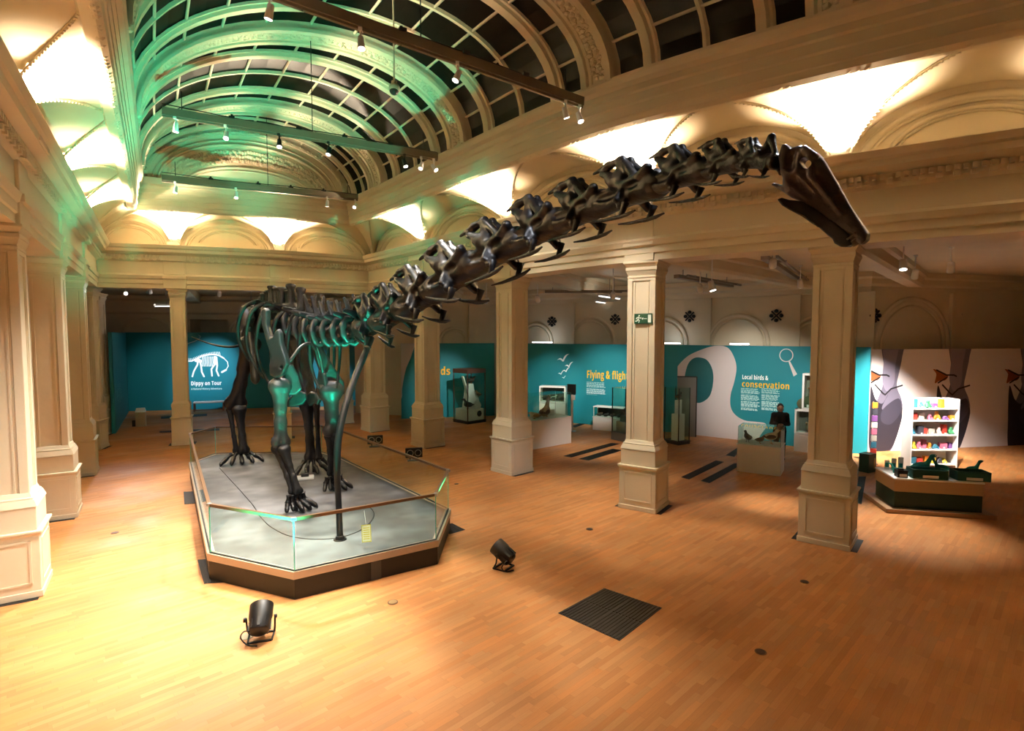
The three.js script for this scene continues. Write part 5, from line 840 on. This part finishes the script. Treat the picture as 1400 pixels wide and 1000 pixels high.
// plinth with the glass box before the person
{ const a = G(1007, 644.5), b = G(1067, 652), t = along(a, b), d = b.clone().sub(a).normalize(), n = V(d.z, 0, -d.x), w = a.distanceTo(b), ctr = a.clone().lerp(b, 0.5).addScaledVector(n, 0.42), o = caseAt('plinth_case', 'square white plinth with a low glass box of small birds', ctr, t, w, 0.84, 0.8, 0.5, { f: 0.012 });
  bird('black and white wader under the square plinth glass', inset(o, 0.25, 0.81, 0.0), t + 0.6, 0.5, [cream, slate, beakO], { leg: 0.2 }); bird('small dark bird under the square plinth glass', inset(o, -0.35, 0.81, 0.05), t + 2.2, 0.4, [slate, slate, slate]); bird('small brown bird near the square plinth glass corner', inset(o, -0.02, 0.81, 0.12), t + 0.4, 0.3, [brown, slate, beakO]);
  for (const [dx, dz, i] of [[-0.35, 0.3, 0], [0.02, 0.32, 1], [0.35, 0.3, 2]]) { const l = thing('label_card', 'small white label card lying at the front of the bird plinth', 'label', inset(o, dx, 0.805, dz), t, 'label cards of the bird plinth'); mesh('card', box(0.2, 0.01, 0.1, 0, 0, 0), M.whiteGloss, l); } }
// two dioramas on a white base
{ const lo = wallBoxCase('lower white framed diorama with a row of pale plump birds', 1085, 1146, 560, 594, 617, 0.12, std(0x857f78, 0.8)), n1 = 7;
  for (let k = 0; k < n1; k++) bird('pale plump bird standing in the lower diorama row', inset(lo.o, -lo.w / 2 + 0.4 + k * (lo.w - 0.6) / n1, lo.mid + 0.07, -0.02 + 0.06 * (k % 2)), lo.t - 1.57 + 0.25 * ((k % 3) - 1), 0.46, [k % 3 ? cream : pale, k % 2 ? moss : tan, beakO], { leg: 0.08, up: 0.5 }, 'pale birds of the lower diorama');
  const a = G(1094, 618.2), b = G(1146, 624.4), t = along(a, b), d = b.clone().sub(a).normalize(), n = V(d.z, 0, -d.x), w = a.distanceTo(b), Z = 18.9, y0 = lo.top + 0.005, y1 = 2.62, ctr = a.clone().lerp(b, 0.5).addScaledVector(n, 0.23), o = thing('framed_case', 'upper white framed diorama with dark cormorants on a rock', 'display case', ctr.clone().setY(y0), t), h = y1 - y0, fr = 0.06;
  mesh('frame', [box(w, fr, 0.42, 0, 0, 0), box(w, fr, 0.42, 0, h - fr, 0), box(fr, h, 0.42, -w / 2 + fr / 2, 0, 0), box(fr, h, 0.42, w / 2 - fr / 2, 0, 0)], M.whiteGloss, o); mesh('backdrop', box(w - 0.12, h - 0.12, 0.02, 0, 0.06, -0.19), std(0x9c988c, 0.8), o); mesh('glass_pane', box(w - 0.12, h - 0.12, 0.006, 0, 0.06, 0.18), M.glass, o);
  mesh('rock', bone([ell([-0.25, 0.1, -0.02], [0.5, 0.28, 0.14]), ell([-0.1, 0.3, -0.02], [0.25, 0.26, 0.12]), ell([0.34, 0.1, -0.02], [0.2, 0.35, 0.13])], 0.04, 0.08).translate(0, 0.06, 0), moss, o); mesh('label_strip', box(0.24, 0.09, 0.01, -w / 2 + 0.26, 0.075, 0.17), M.whiteGloss, o);
  for (const [dx, dy, tn] of [[-0.3, 0.32, -1.9], [0.02, 0.6, -1.2], [0.34, 0.45, -1.4]]) bird('dark cormorant on the rock of the upper diorama', inset(o, dx, dy, -0.02), t + tn, 0.4, [slate, slate, beakO], { neck: 0.5, leg: 0.05, up: 0.8 }, 'cormorants of the upper diorama'); }
// bench and plinth by the end wall
{ const a = G(265, 563), b = G(307, 561), o = thing('bench', 'white framed bench before the end wall logo', 'bench', a.clone().lerp(b, 0.5), along(a, b)), w = a.distanceTo(b); mesh('seat', box(w, 0.07, 0.42, 0, 0.42, 0, 0, 0.01), M.white, o); for (const s of [-1, 1]) for (const z of [-1, 1]) mesh('leg', box(0.06, 0.42, 0.06, s * (w / 2 - 0.04), 0, z * 0.17), std(0x9a6a5a, 0.5), o); mesh('lower_rail', [box(w, 0.04, 0.04, 0, 0.06, 0.17)], std(0x9a6a5a, 0.5), o); }
{ const p = G(193, 583), o = thing('label_plinth', 'small white sloping plinth before the teal end wall', 'plinth', p, 0.5); mesh('body', [frust(0.36, 0.3, 0.36, 0.3, 0, 0.62)], std(0xc8b898, 0.6), o); mesh('sloped_top', frust(0.38, 0.34, 0.3, 0.16, 0.62, 0.78), M.whiteGloss, o); mesh('back_box', box(0.2, 0.26, 0.1, -0.22, 0, -0.05), M.dark, o); }
// exit sign on its column
{ const col = colR[3], a = col.rotation.y, n = V(Math.sin(a), 0, Math.cos(a)), cv = document.createElement('canvas'); cv.width = 256; cv.height = 128; const x = cv.getContext('2d'); x.fillStyle = '#0f4a2c'; x.fillRect(0, 0, 256, 128); x.fillStyle = '#eaf4ea'; x.fillRect(198, 12, 46, 104); x.beginPath(); x.arc(70, 24, 11, 0, 7); x.fill(); x.lineWidth = 13; x.strokeStyle = '#eaf4ea'; x.lineCap = 'round'; x.lineJoin = 'round';
  for (const q of [[[62, 42], [54, 72]], [[54, 72], [74, 88], [66, 112]], [[54, 72], [40, 94], [20, 96]], [[62, 44], [86, 58], [98, 50]], [[60, 44], [36, 50], [30, 66]]]) { x.beginPath(); q.forEach((p, i) => i ? x.lineTo(...p) : x.moveTo(...p)); x.stroke(); }
  x.lineWidth = 7; x.beginPath(); x.moveTo(112, 64); x.lineTo(182, 64); x.moveTo(122, 54); x.lineTo(110, 64); x.lineTo(122, 74); x.stroke(); x.fillRect(126, 50, 8, 6);
  const t = new THREE.CanvasTexture(cv); t.colorSpace = THREE.SRGBColorSpace; const Z = -R[4].z - 0.33, y = EYE + 0.004 * 0 - (436 - 458) / F * Z, o = thing('exit_sign', 'green exit sign with a white running figure on the column', 'exit sign', R[4].clone().setY(y).addScaledVector(n, 0.335), a);
  mesh('backplate', box(0.41, 0.22, 0.02, 0.0, -0.11, 0, 0, 0.004), std(0x0c3a22, 0.5), o); const f = new THREE.Mesh(new THREE.PlaneGeometry(0.4, 0.21), new THREE.MeshStandardMaterial({ map: t, roughness: 0.5 })); f.name = 'sign_face'; f.position.z = 0.0115; o.add(f); o.position.addScaledVector(V(Math.cos(a), 0, -Math.sin(a)), 0.06); }

// ---------------------------------------------------------------- the shop corner
const shopA = G(1187, 618), shopB = G(1460, 606);
panel('exhibition_panel', shopA, shopB, 0, 3.42, 'white shop wall printed with tall grey penguins', c => {
  const { x, P, smooth } = c, fill = (col, q) => { x.fillStyle = col; smooth(q); x.fill(); }; x.fillStyle = '#efe8e8'; x.fillRect(0, 0, c.w, c.h);
  const peng = dx => { const S = q => q.map(([a, b]) => [a + dx, b]);
    fill('#6f6a7c', S([[1207, 470], [1234, 470], [1233, 490], [1229, 510], [1226, 528], [1232, 545], [1234, 560], [1229, 585], [1216, 618], [1190, 618], [1189, 585], [1194, 560], [1200, 545], [1207, 525], [1208, 500]])); fill('#8b8498', S([[1208, 470], [1228, 470], [1224, 500], [1222, 525], [1212, 535], [1206, 520], [1208, 495]]));
    fill('#2b2833', S([[1190, 528], [1197, 546], [1206, 552], [1214, 540], [1206, 560], [1232, 556], [1231, 580], [1216, 616], [1190, 616], [1188, 570]])); fill('#3d3947', S([[1207, 560], [1228, 545], [1232, 562], [1218, 580], [1205, 576]]));
    fill('#a55c33', S([[1184, 505], [1196, 509], [1204, 514], [1200, 520], [1192, 521], [1186, 524], [1188, 512]])); x.strokeStyle = '#1c1a20'; x.lineWidth = 0.05 * c.k; P(...S([[1188, 506], [1202, 513], [1212, 513], [1216, 515]])); x.stroke(); P(...S([[1190, 524], [1203, 516]])); x.stroke(); P(...S([[1196, 526], [1207, 538], [1210, 540], [1218, 532], [1234, 527]])); x.stroke(); };
  peng(0); peng(92); peng(190);
}, 150, 0xece6e6);
const shopName = ['red', 'orange', 'cream', 'blue', 'green', 'purple', 'grey', 'yellow', 'black', 'pink'], shelfName = ['lowest', 'second lowest', 'middle', 'second highest', 'top'];
const shopCol = [0xc23a2c, 0xd98a2b, 0xe6dccb, 0x2f6f86, 0x3c8a5a, 0x7a4a8a, 0xb9b1a5, 0xd8c23a, 0x3a3a44, 0xd06a86].map(h => std(h, 0.55));
function shelfUnit(label, a, b, levels, top, group) {
  const w = a.distanceTo(b), t = along(a, b), c = a.clone().lerp(b, 0.5), o = thing('shop_shelf', label, 'shelf', c, t), dep = 0.4; for (const s of [-1, 1]) mesh('side_panel', box(0.03, top, dep, s * w / 2, 0, 0), M.whiteGloss, o); mesh('back_panel', box(w, top, 0.02, 0, 0, -dep / 2), M.white, o);
  for (const y of levels) { mesh('shelf_board', box(w - 0.03, 0.03, dep, 0, y, 0), M.whiteGloss, o); let x = -w / 2 + 0.1; let k = 0; while (x < w / 2 - 0.12) { const iw = rr(0.08, 0.2), ih = rr(0.12, 0.28), ci = Math.floor(rnd() * shopCol.length), bx = rnd() < 0.6, it = thing(bx ? 'gift_box' : 'soft_toy', `small ${shopName[ci]} ${bx ? 'gift box' : 'soft toy'} on the ${shelfName[levels.indexOf(y)]} board of the shop shelf`, bx ? 'gift box' : 'soft toy', inset(o, x + iw / 2, y + 0.03, rr(-0.02, 0.06)), t + rr(-0.2, 0.2), group); const m = shopCol[ci]; 
    if (bx) mesh('box', box(iw, ih, 0.12, 0, 0, 0, 0, 0.008), m, it); else mesh('toy_body', bone([ell([0, ih * 0.3, 0], [iw * 0.4, ih * 0.32, 0.06]), ell([0, ih * 0.72, 0.02], [iw * 0.3, ih * 0.24, 0.055]), cap([-iw * 0.3, ih * 0.4, 0.03], [-iw * 0.4, ih * 0.15, 0.06], 0.025), cap([iw * 0.3, ih * 0.4, 0.03], [iw * 0.4, ih * 0.15, 0.06], 0.025)], 0.016, 0.03), m, it); if (k++ % 2) mesh('price_tag', box(0.05, 0.03, 0.004, 0, 0.02, 0.075), M.whiteGloss, it); x += iw + rr(0.03, 0.07); } }
}
shelfUnit('white shop shelf of coloured gifts beside the penguin wall', G(1238, 640), G(1300, 640), [0.12, 0.55, 0.98, 1.4, 1.75], 2.05, 'gifts on the white shop shelf');
{ const o = thing('gift_rack', 'narrow wire rack of small gifts beside the white shop wall edge', 'rack', G(1191, 634), -0.2); mesh('pole', [box(0.03, 1.9, 0.03, 0, 0, 0), box(0.26, 0.02, 0.26, 0, 0, 0)], M.steel, o); for (let k = 0; k < 8; k++) mesh('hook_pack', [box(0.16, 0.17, 0.04, 0.02, 0.3 + k * 0.2, 0.06, rr(-0.4, 0.4), 0.008)], shopCol[(k * 3) % 10], o); }
{ const o = thing('green_crate', 'dark green crate standing behind the column below the skull', 'crate', G(1188, 645).add(V(-0.05, 0, 0)), 0.5); mesh('side_panel', [box(0.34, 0.5, 0.03, 0, 0, 0.12), box(0.34, 0.5, 0.03, 0, 0, -0.12), box(0.03, 0.5, 0.27, 0.17, 0, 0), box(0.03, 0.5, 0.27, -0.17, 0, 0)], std(0x123a2c, 0.5), o); mesh('bottom', box(0.34, 0.03, 0.27), std(0x123a2c, 0.5), o); mesh('lid', box(0.36, 0.03, 0.28, 0, 0.5, 0), std(0x1a2320, 0.5), o); mesh('label_strip', box(0.05, 0.3, 0.004, 0.1, 0.1, 0.137), std(0xa08a4a, 0.5), o); }
{ // toy table
  const a = G(1222, 700), b = G(1342, 708), t = along(a, b), w = a.distanceTo(b), d = b.clone().sub(a).normalize(), n = V(d.z, 0, -d.x), ctr = a.clone().lerp(b, 0.5).addScaledVector(n, 0.5), o = thing('shop_table', 'white shop table with a dark green front piled with dinosaur toys', 'table', ctr, t);
  mesh('plinth_board', [box(w + 0.4, 0.1, 1.3, 0, 0, 0, 0, 0.01)], std(0xa98562, 0.6), o); mesh('front_panel', box(w, 0.36, 1.0, 0, 0.1, 0), std(0x16362c, 0.5), o); mesh('upper_panel', box(w + 0.03, 0.26, 1.03, 0, 0.46, 0, 0, 0.006), std(0xb79a78, 0.55), o); mesh('table_top', box(w + 0.05, 0.04, 1.05, 0, 0.72, 0, 0, 0.008), M.whiteGloss, o);
  const tealToy = std(0x0f8a84, 0.7), dk = std(0x0b4a44, 0.6), Y = 0.765;
  const plush = (x, z, s, tn, m, label, group) => { const g = thing('dinosaur_toy', label, 'toy', inset(o, x, Y, z), t + tn, group); mesh('body', bone([ell([0, 0.16, 0], [0.16, 0.1, 0.09]), cap([0.1, 0.18, 0], [0.22, 0.4, 0], 0.06, 0.035), ell([0.26, 0.42, 0], [0.07, 0.04, 0.04]), cap([-0.12, 0.16, 0], [-0.36, 0.06, 0], 0.06, 0.015), ...pm(q => cap([0.09, 0.12, 0.06 * q], [0.1, 0.03, 0.07 * q], 0.035)), ...pm(q => cap([-0.09, 0.12, 0.06 * q], [-0.1, 0.03, 0.07 * q], 0.035))], 0.02, 0.05).scale(s, s, s), m, g); for (const e of [-1, 1]) mesh('eye', new THREE.SphereGeometry(0.012 * s, 8, 6).translate(0.28 * s, 0.43 * s, 0.036 * s * e), M.whiteGloss, g); return g; };
  plush(-w / 2 + 0.2, 0.05, 0.5, 2.9, tealToy, 'teal long-necked toy dinosaur near the corner of the shop table'); plush(-w / 2 + 0.76, -0.12, 0.95, 0.1, tealToy, 'large teal toy dinosaur at the middle of the shop table'); plush(-w / 2 + 1.22, -0.25, 0.7, 2.9, tealToy, 'teal toy dinosaur further along the shop table', 'toys along the shop table'); plush(-w / 2 + 1.82, -0.25, 0.7, 0.2, tealToy, 'teal toy dinosaur further along the shop table', 'toys along the shop table');
  const tray = (x, z, ww, h, dd, m, lab, nm = 'toy_box') => { const g = thing(nm, lab, 'box', inset(o, x, Y, z), t); mesh('box', [box(ww, h, 0.02, 0, 0, dd / 2), box(ww, h, 0.02, 0, 0, -dd / 2), box(0.02, h, dd, ww / 2, 0, 0), box(0.02, h, dd, -ww / 2, 0, 0), box(ww, 0.02, dd)], m, g); mesh('price_card', box(Math.min(0.3, ww * 0.8), 0.06, 0.006, 0, 0.02, dd / 2 + 0.018), M.whiteGloss, g); };
  tray(-w / 2 + 0.16, 0.38, 0.18, 0.16, 0.18, M.black, 'small black box at the corner of the shop table'); tray(-w / 2 + 0.68, 0.32, 0.66, 0.2, 0.32, dk, 'long dark green tray on the shop table'); tray(-w / 2 + 1.5, 0.3, 0.6, 0.2, 0.34, dk, 'second dark green tray further along the shop table');
  for (let k = 0; k < 3; k++) { const g = thing('white_toy', 'small white toy pack standing upright on the shop table', 'toy', inset(o, -w / 2 + 0.14 + k * 0.14, Y, -0.3), t + rr(-0.4, 0.4), 'white packs on the shop table'); mesh('pack', box(0.1, 0.22 + 0.04 * k, 0.06, 0, 0, 0, 0, 0.01), M.whiteGloss, g); mesh('pack_print', box(0.07, 0.1, 0.004, 0, 0.06, 0.032), tealToy, g); }
}
// ---------------------------------------------------------------- the person behind the bird plinth
{
  const p = G(1065, 628), o = thing('person', 'person in dark clothes standing with folded hands behind the bird plinth', 'person', p, -0.35), H = 1;
  const skin = std(0x9a6c55, 0.6), cloth = std(0x0a0a0c, 0.9), trouser = std(0x0c0c10, 0.9), hair = std(0x0f0c0b, 0.6), shoe = std(0x0c0c0d, 0.5);
  const arms = s => [cap([0.19 * s, 1.4, 0], [0.235 * s, 1.12, -0.02], 0.052, 0.044), cap([0.235 * s, 1.12, -0.02], [0.06 * s, 1.12, 0.21], 0.042, 0.03)];
  const legs = s => [cap([0.09 * s, 0.92, 0], [0.1 * s, 0.5, 0.015], 0.088, 0.058), cap([0.1 * s, 0.5, 0.015], [0.1 * s, 0.09, -0.02], 0.056, 0.036), cap([0.1 * s, 0.05, -0.05], [0.115 * s, 0.035, 0.13], 0.038, 0.032)];
  const torso = [ell([0, 0.97, 0], [0.165, 0.13, 0.11]), cap([0, 1.0, 0], [0, 1.32, 0.0], 0.125, 0.135), cap([-0.15, 1.4, 0], [0.15, 1.4, 0], 0.065)];
  const body = bone([...torso, ...pm(arms).flat(), ...pm(legs).flat(), cap([0, 1.42, -0.005], [0, 1.54, 0.01], 0.055, 0.05), ell([0, 1.63, 0.02], [0.075, 0.112, 0.092]), cap([0, 1.56, 0.06], [0, 1.57, 0.07], 0.04), cap([0, 1.63, 0.105], [0, 1.605, 0.125], 0.012, 0.014), ...pm(s => ell([0.077 * s, 1.62, 0.01], [0.012, 0.03, 0.02]))], 0.012, 0.04);
  const hand = s => { const w = [0.05 * s, 1.12, 0.225], g = [cap(w, [0.0, 1.115, 0.25], 0.028, 0.028), cap([0.03 * s, 1.13, 0.24], [0.02 * s, 1.165, 0.262], 0.011, 0.009)]; for (let k = 0; k < 4; k++) g.push(cap([0.0, 1.135 - 0.018 * k, 0.255], [-0.045 * s, 1.14 - 0.019 * k, 0.262 - 0.01 * Math.abs(k - 1.5)], 0.0095, 0.0085), cap([-0.045 * s, 1.14 - 0.019 * k, 0.262 - 0.01 * Math.abs(k - 1.5)], [-0.06 * s, 1.13 - 0.019 * k, 0.235], 0.0085, 0.008)); return bone(g, 0.005, 0.008); };
  mesh('body', [body, hand(1), hand(-1)], skin, o);
  mesh('jacket', bone([ell([0, 0.95, 0], [0.19, 0.14, 0.13]), cap([0, 1.0, 0], [0, 1.32, 0], 0.145, 0.152), cap([-0.16, 1.4, 0], [0.16, 1.4, 0], 0.08), cap([0, 1.42, 0], [0, 1.48, 0.0], 0.075, 0.07), ...pm(s => cap([0.19 * s, 1.4, 0], [0.235 * s, 1.12, -0.02], 0.066, 0.06)), ...pm(s => cap([0.235 * s, 1.12, -0.02], [0.085 * s, 1.12, 0.19], 0.057, 0.046))], 0.014, 0.04), cloth, o);
  mesh('trousers', bone([ell([0, 0.9, 0], [0.18, 0.12, 0.125]), ...pm(s => cap([0.09 * s, 0.88, 0], [0.1 * s, 0.5, 0.015], 0.102, 0.075)), ...pm(s => cap([0.1 * s, 0.5, 0.015], [0.1 * s, 0.1, -0.02], 0.073, 0.062))], 0.015, 0.03), trouser, o);
  for (const s of [-1, 1]) mesh('shoe', bone([cap([0.1 * s, 0.05, -0.06], [0.117 * s, 0.042, 0.15], 0.048, 0.04)], 0.014, 0.02), shoe, o);
  mesh('hair', bone([ell([0, 1.67, -0.005], [0.088, 0.095, 0.1]), cap([0, 1.62, -0.06], [0, 1.5, -0.065], 0.065, 0.05), ...pm(s => cap([0.075 * s, 1.66, 0.0], [0.075 * s, 1.54, -0.02], 0.022, 0.02)), sub(ell([0, 1.6, 0.1], [0.07, 0.085, 0.07]))], 0.01, 0.03), hair, o);
  for (const s of [-1, 1]) mesh('eye', new THREE.SphereGeometry(0.01, 8, 6).translate(0.03 * s, 1.635, 0.103), M.black, o); mesh('mouth', box(0.04, 0.006, 0.006, 0, 1.575, 0.106), std(0x6a3a32, 0.6), o);
}
// ---------------------------------------------------------------- lamps of the aisles
function aisleSpot(px, py, h, aim, cd, ang, label, group, col = WHITE, dark = false) {
  const at = G(px, py, h), o = thing('ceiling_spotlight', label, 'spotlight', at, 0, group), t = aim.clone().sub(at).normalize();
  mesh('lamp_can', tube([t.clone().multiplyScalar(-0.12), t.clone().multiplyScalar(0.12)], [0.07, 0.085], 14), dark ? M.black : M.whiteGloss, o); mesh('lamp_stem', [rod(V(0, 0, 0), V(0, Y_AISLE - h, 0), 0.014, 6), cyl(0.05, 0.05, 0.04, 0, Y_AISLE - h - 0.04, 0)], M.whiteGloss, o); mesh('lamp_glow', tube([t.clone().multiplyScalar(0.119), t.clone().multiplyScalar(0.127)], [0.072, 0.072], 14), M.lampGlow, o);
  if (cd) spot(at.clone().addScaledVector(t, 0.17), aim, col, cd, ang, 0.85, 3);
}
const on = (c, px, py) => { const r = dirOf(px, py), a = c[0], b = c[1], ex = b.x - a.x, ez = b.z - a.z, det = r.x * -ez + ex * r.z, t = (a.x * -ez + ex * a.z) / det; return V(r.x * t, EYE + r.y * t, r.z * t); };
const wP1 = [wallA[0], wallA[1]], wP2 = [wallA[1], wallA[2]], wP3 = [wallA[2], wallA[3]], wE = [backA, backB];
aisleSpot(957, 394, 5.1, on(wP3, 985, 530), 14, 0.4, 'white spotlight under the aisle ceiling lighting the pale swirl panel', 'white aisle spotlights'); aisleSpot(973, 391, 5.1, G(1040, 640, 0.8), 55, 0.22, 'white spotlight under the aisle ceiling above the bird plinth', 'white aisle spotlights'); aisleSpot(1057, 360, 5.5, on(wP3, 1035, 529), 140, 0.3, 'white spotlight under the aisle ceiling lighting the conservation words', 'white aisle spotlights'); aisleSpot(1094, 388, 5.45, on(wP3, 1115, 570), 24, 0.34, 'white spotlight under the aisle ceiling above the dioramas', 'white aisle spotlights'); aisleSpot(838, 404, 5.1, on(wP2, 828, 530), 150, 0.3, 'white spotlight under the aisle ceiling lighting the flightless words', 'white aisle spotlights'); aisleSpot(735, 409, 5.1, on(wP2, 752, 538), 95, 0.28, 'white spotlight under the aisle ceiling above the goose plinth', 'white aisle spotlights'); aisleSpot(665, 411, 5.1, on(wP1, 606, 535), 85, 0.26, 'white spotlight under the aisle ceiling lighting the nest case panel', 'white aisle spotlights');
aisleSpot(542, 456, 4.2, G(545, 600), 0, 0.4, 'small white spotlight hanging low behind the neck of the skeleton', 'hanging aisle spotlights');
aisleSpot(300, 402, 5.7, on(wE, 288, 507), 150, 0.3, 'spotlight before the end wall lighting the white dinosaur print', 'end wall spotlights', COOL); aisleSpot(440, 403, 5.7, on(wE, 440, 525), 130, 0.3, 'spotlight before the end wall lighting its plain teal stretch', 'end wall spotlights', COOL); aisleSpot(172, 401, 5.7, G(166, 570, 2.2), 60, 0.4, 'spotlight above the teal side panel', 'end wall spotlights', COOL); aisleSpot(205, 398, 5.7, on(wE, 222, 525), 35, 0.36, 'spotlight before the end wall near the white sloping plinth', 'end wall spotlights');
aisleSpot(1251, 375, 5.5, G(1218, 550, 1.8), 430, 0.42, 'bright spotlight above the shop wall', 'shop spotlights'); aisleSpot(1300, 366, 5.5, G(1290, 575, 1.4), 260, 0.4, 'bright spotlight above the shop shelf', 'shop spotlights'); aisleSpot(1235, 362, 5.5, G(1235, 670, 0.7), 110, 0.35, 'bright spotlight above the toy table', 'shop spotlights'); aisleSpot(905, 380, 5.5, G(820, 615), 60, 0.35, 'white spotlight under the aisle ceiling above the floor slots', 'white aisle spotlights');
// strip lamps lying on top of the panels
for (const [px0, px1, py, wl, lab] of [[728, 755, 468, wP2, 'strip lamp on top of the gull panel'], [905, 930, 467, wP2, 'strip lamp on top of the panel beside the exit sign column'], [998, 1024, 466, wP3, 'strip lamp on top of the conservation panel']]) {
  const a = on(wl, px0, 471).setY(panelH + 0.03), b = on(wl, px1, 471).setY(panelH + 0.03), c = a.clone().lerp(b, 0.5), o = thing('strip_lamp', lab, 'strip lamp', c.clone()); mesh('lamp_body', bar(a.clone().sub(c).add(V(0, -0.015, 0)), b.clone().sub(c).add(V(0, -0.015, 0)), 0.1, 0.03), M.white, o); mesh('tube_glow', tube([a.clone().sub(c).add(V(0, 0.03, 0)), b.clone().sub(c).add(V(0, 0.03, 0))], 0.025, 8), M.tubeGlow, o); point(c.clone().add(V(0.15, 0.2, -0.3)), COOL, px0 < 990 ? 0.35 : 0.1, 4);
}
for (const [px0, px1, py, lab] of [[212, 243, 419, 'pale ceiling strip lamp beside the back row column'], [331, 356, 419, 'pale ceiling strip lamp behind the hips of the skeleton'], [819, 847, 405, 'upper pale ceiling strip lamp before the blind arch'], [815, 846, 413, 'lower pale ceiling strip lamp before the blind arch']]) {
  const hl = px0 > 800 ? 5.3 : 5.1, a = G(px0, py, hl), b = G(px1, py + (px0 > 800 ? 4 : 0), hl), c = a.clone().lerp(b, 0.5), o = thing('strip_lamp', lab, 'strip lamp', c.clone()); mesh('lamp_body', bar(a.clone().sub(c).add(V(0, 0.06, 0)), b.clone().sub(c).add(V(0, 0.06, 0)), 0.14, 0.08), M.white, o); mesh('tube_glow', tube([a.clone().sub(c), b.clone().sub(c)], 0.022, 8), glow(new THREE.Color(1, 0.95, 0.88), 1.5), o); mesh('hanger', [rod(V(0, 0.1, 0), V(0, Y_AISLE - hl, 0), 0.012, 6)], M.steel, o); point(c.clone().add(V(0, -0.15, 0)), WHITE, 0.8, 3);
}
// tracks that carry the aisle spotlights
for (const [a, b, lab] of [[G(1045, 352, 5.74), G(1112, 397, 5.74), 'pale metal lighting track under the aisle ceiling behind the skull'], [G(925, 378, 5.5), G(1000, 391, 5.5), 'pale metal lighting track under the aisle ceiling beside the exit sign column'], [G(745, 399, 5.5), G(850, 399, 5.5), 'pale metal lighting track under the aisle ceiling above the gull panel']]) {
  const c = a.clone().lerp(b, 0.5), o = thing('aisle_track', lab, 'lighting track', c), A = a.clone().sub(c), B = b.clone().sub(c);
  mesh('track_beam', [bar(A, B, 0.16, 0.1), bar(A.clone().add(V(0.3, 0.02, 0)), B.clone().add(V(0.3, 0.02, 0)), 0.06, 0.06)], std(0x8d8274, 0.5), o);
  for (const f of [0.1, 0.5, 0.9]) { const p = A.clone().lerp(B, f); mesh('hanger_rod', rod(p, p.clone().add(V(0, Y_AISLE - c.y, 0)), 0.012, 6), M.steel, o); mesh('cross_arm', bar(p.clone().add(V(-0.1, 0.03, 0)), p.clone().add(V(0.36, 0.03, 0)), 0.05, 0.05), M.steel, o); }
}
renderer.render(scene, camera);
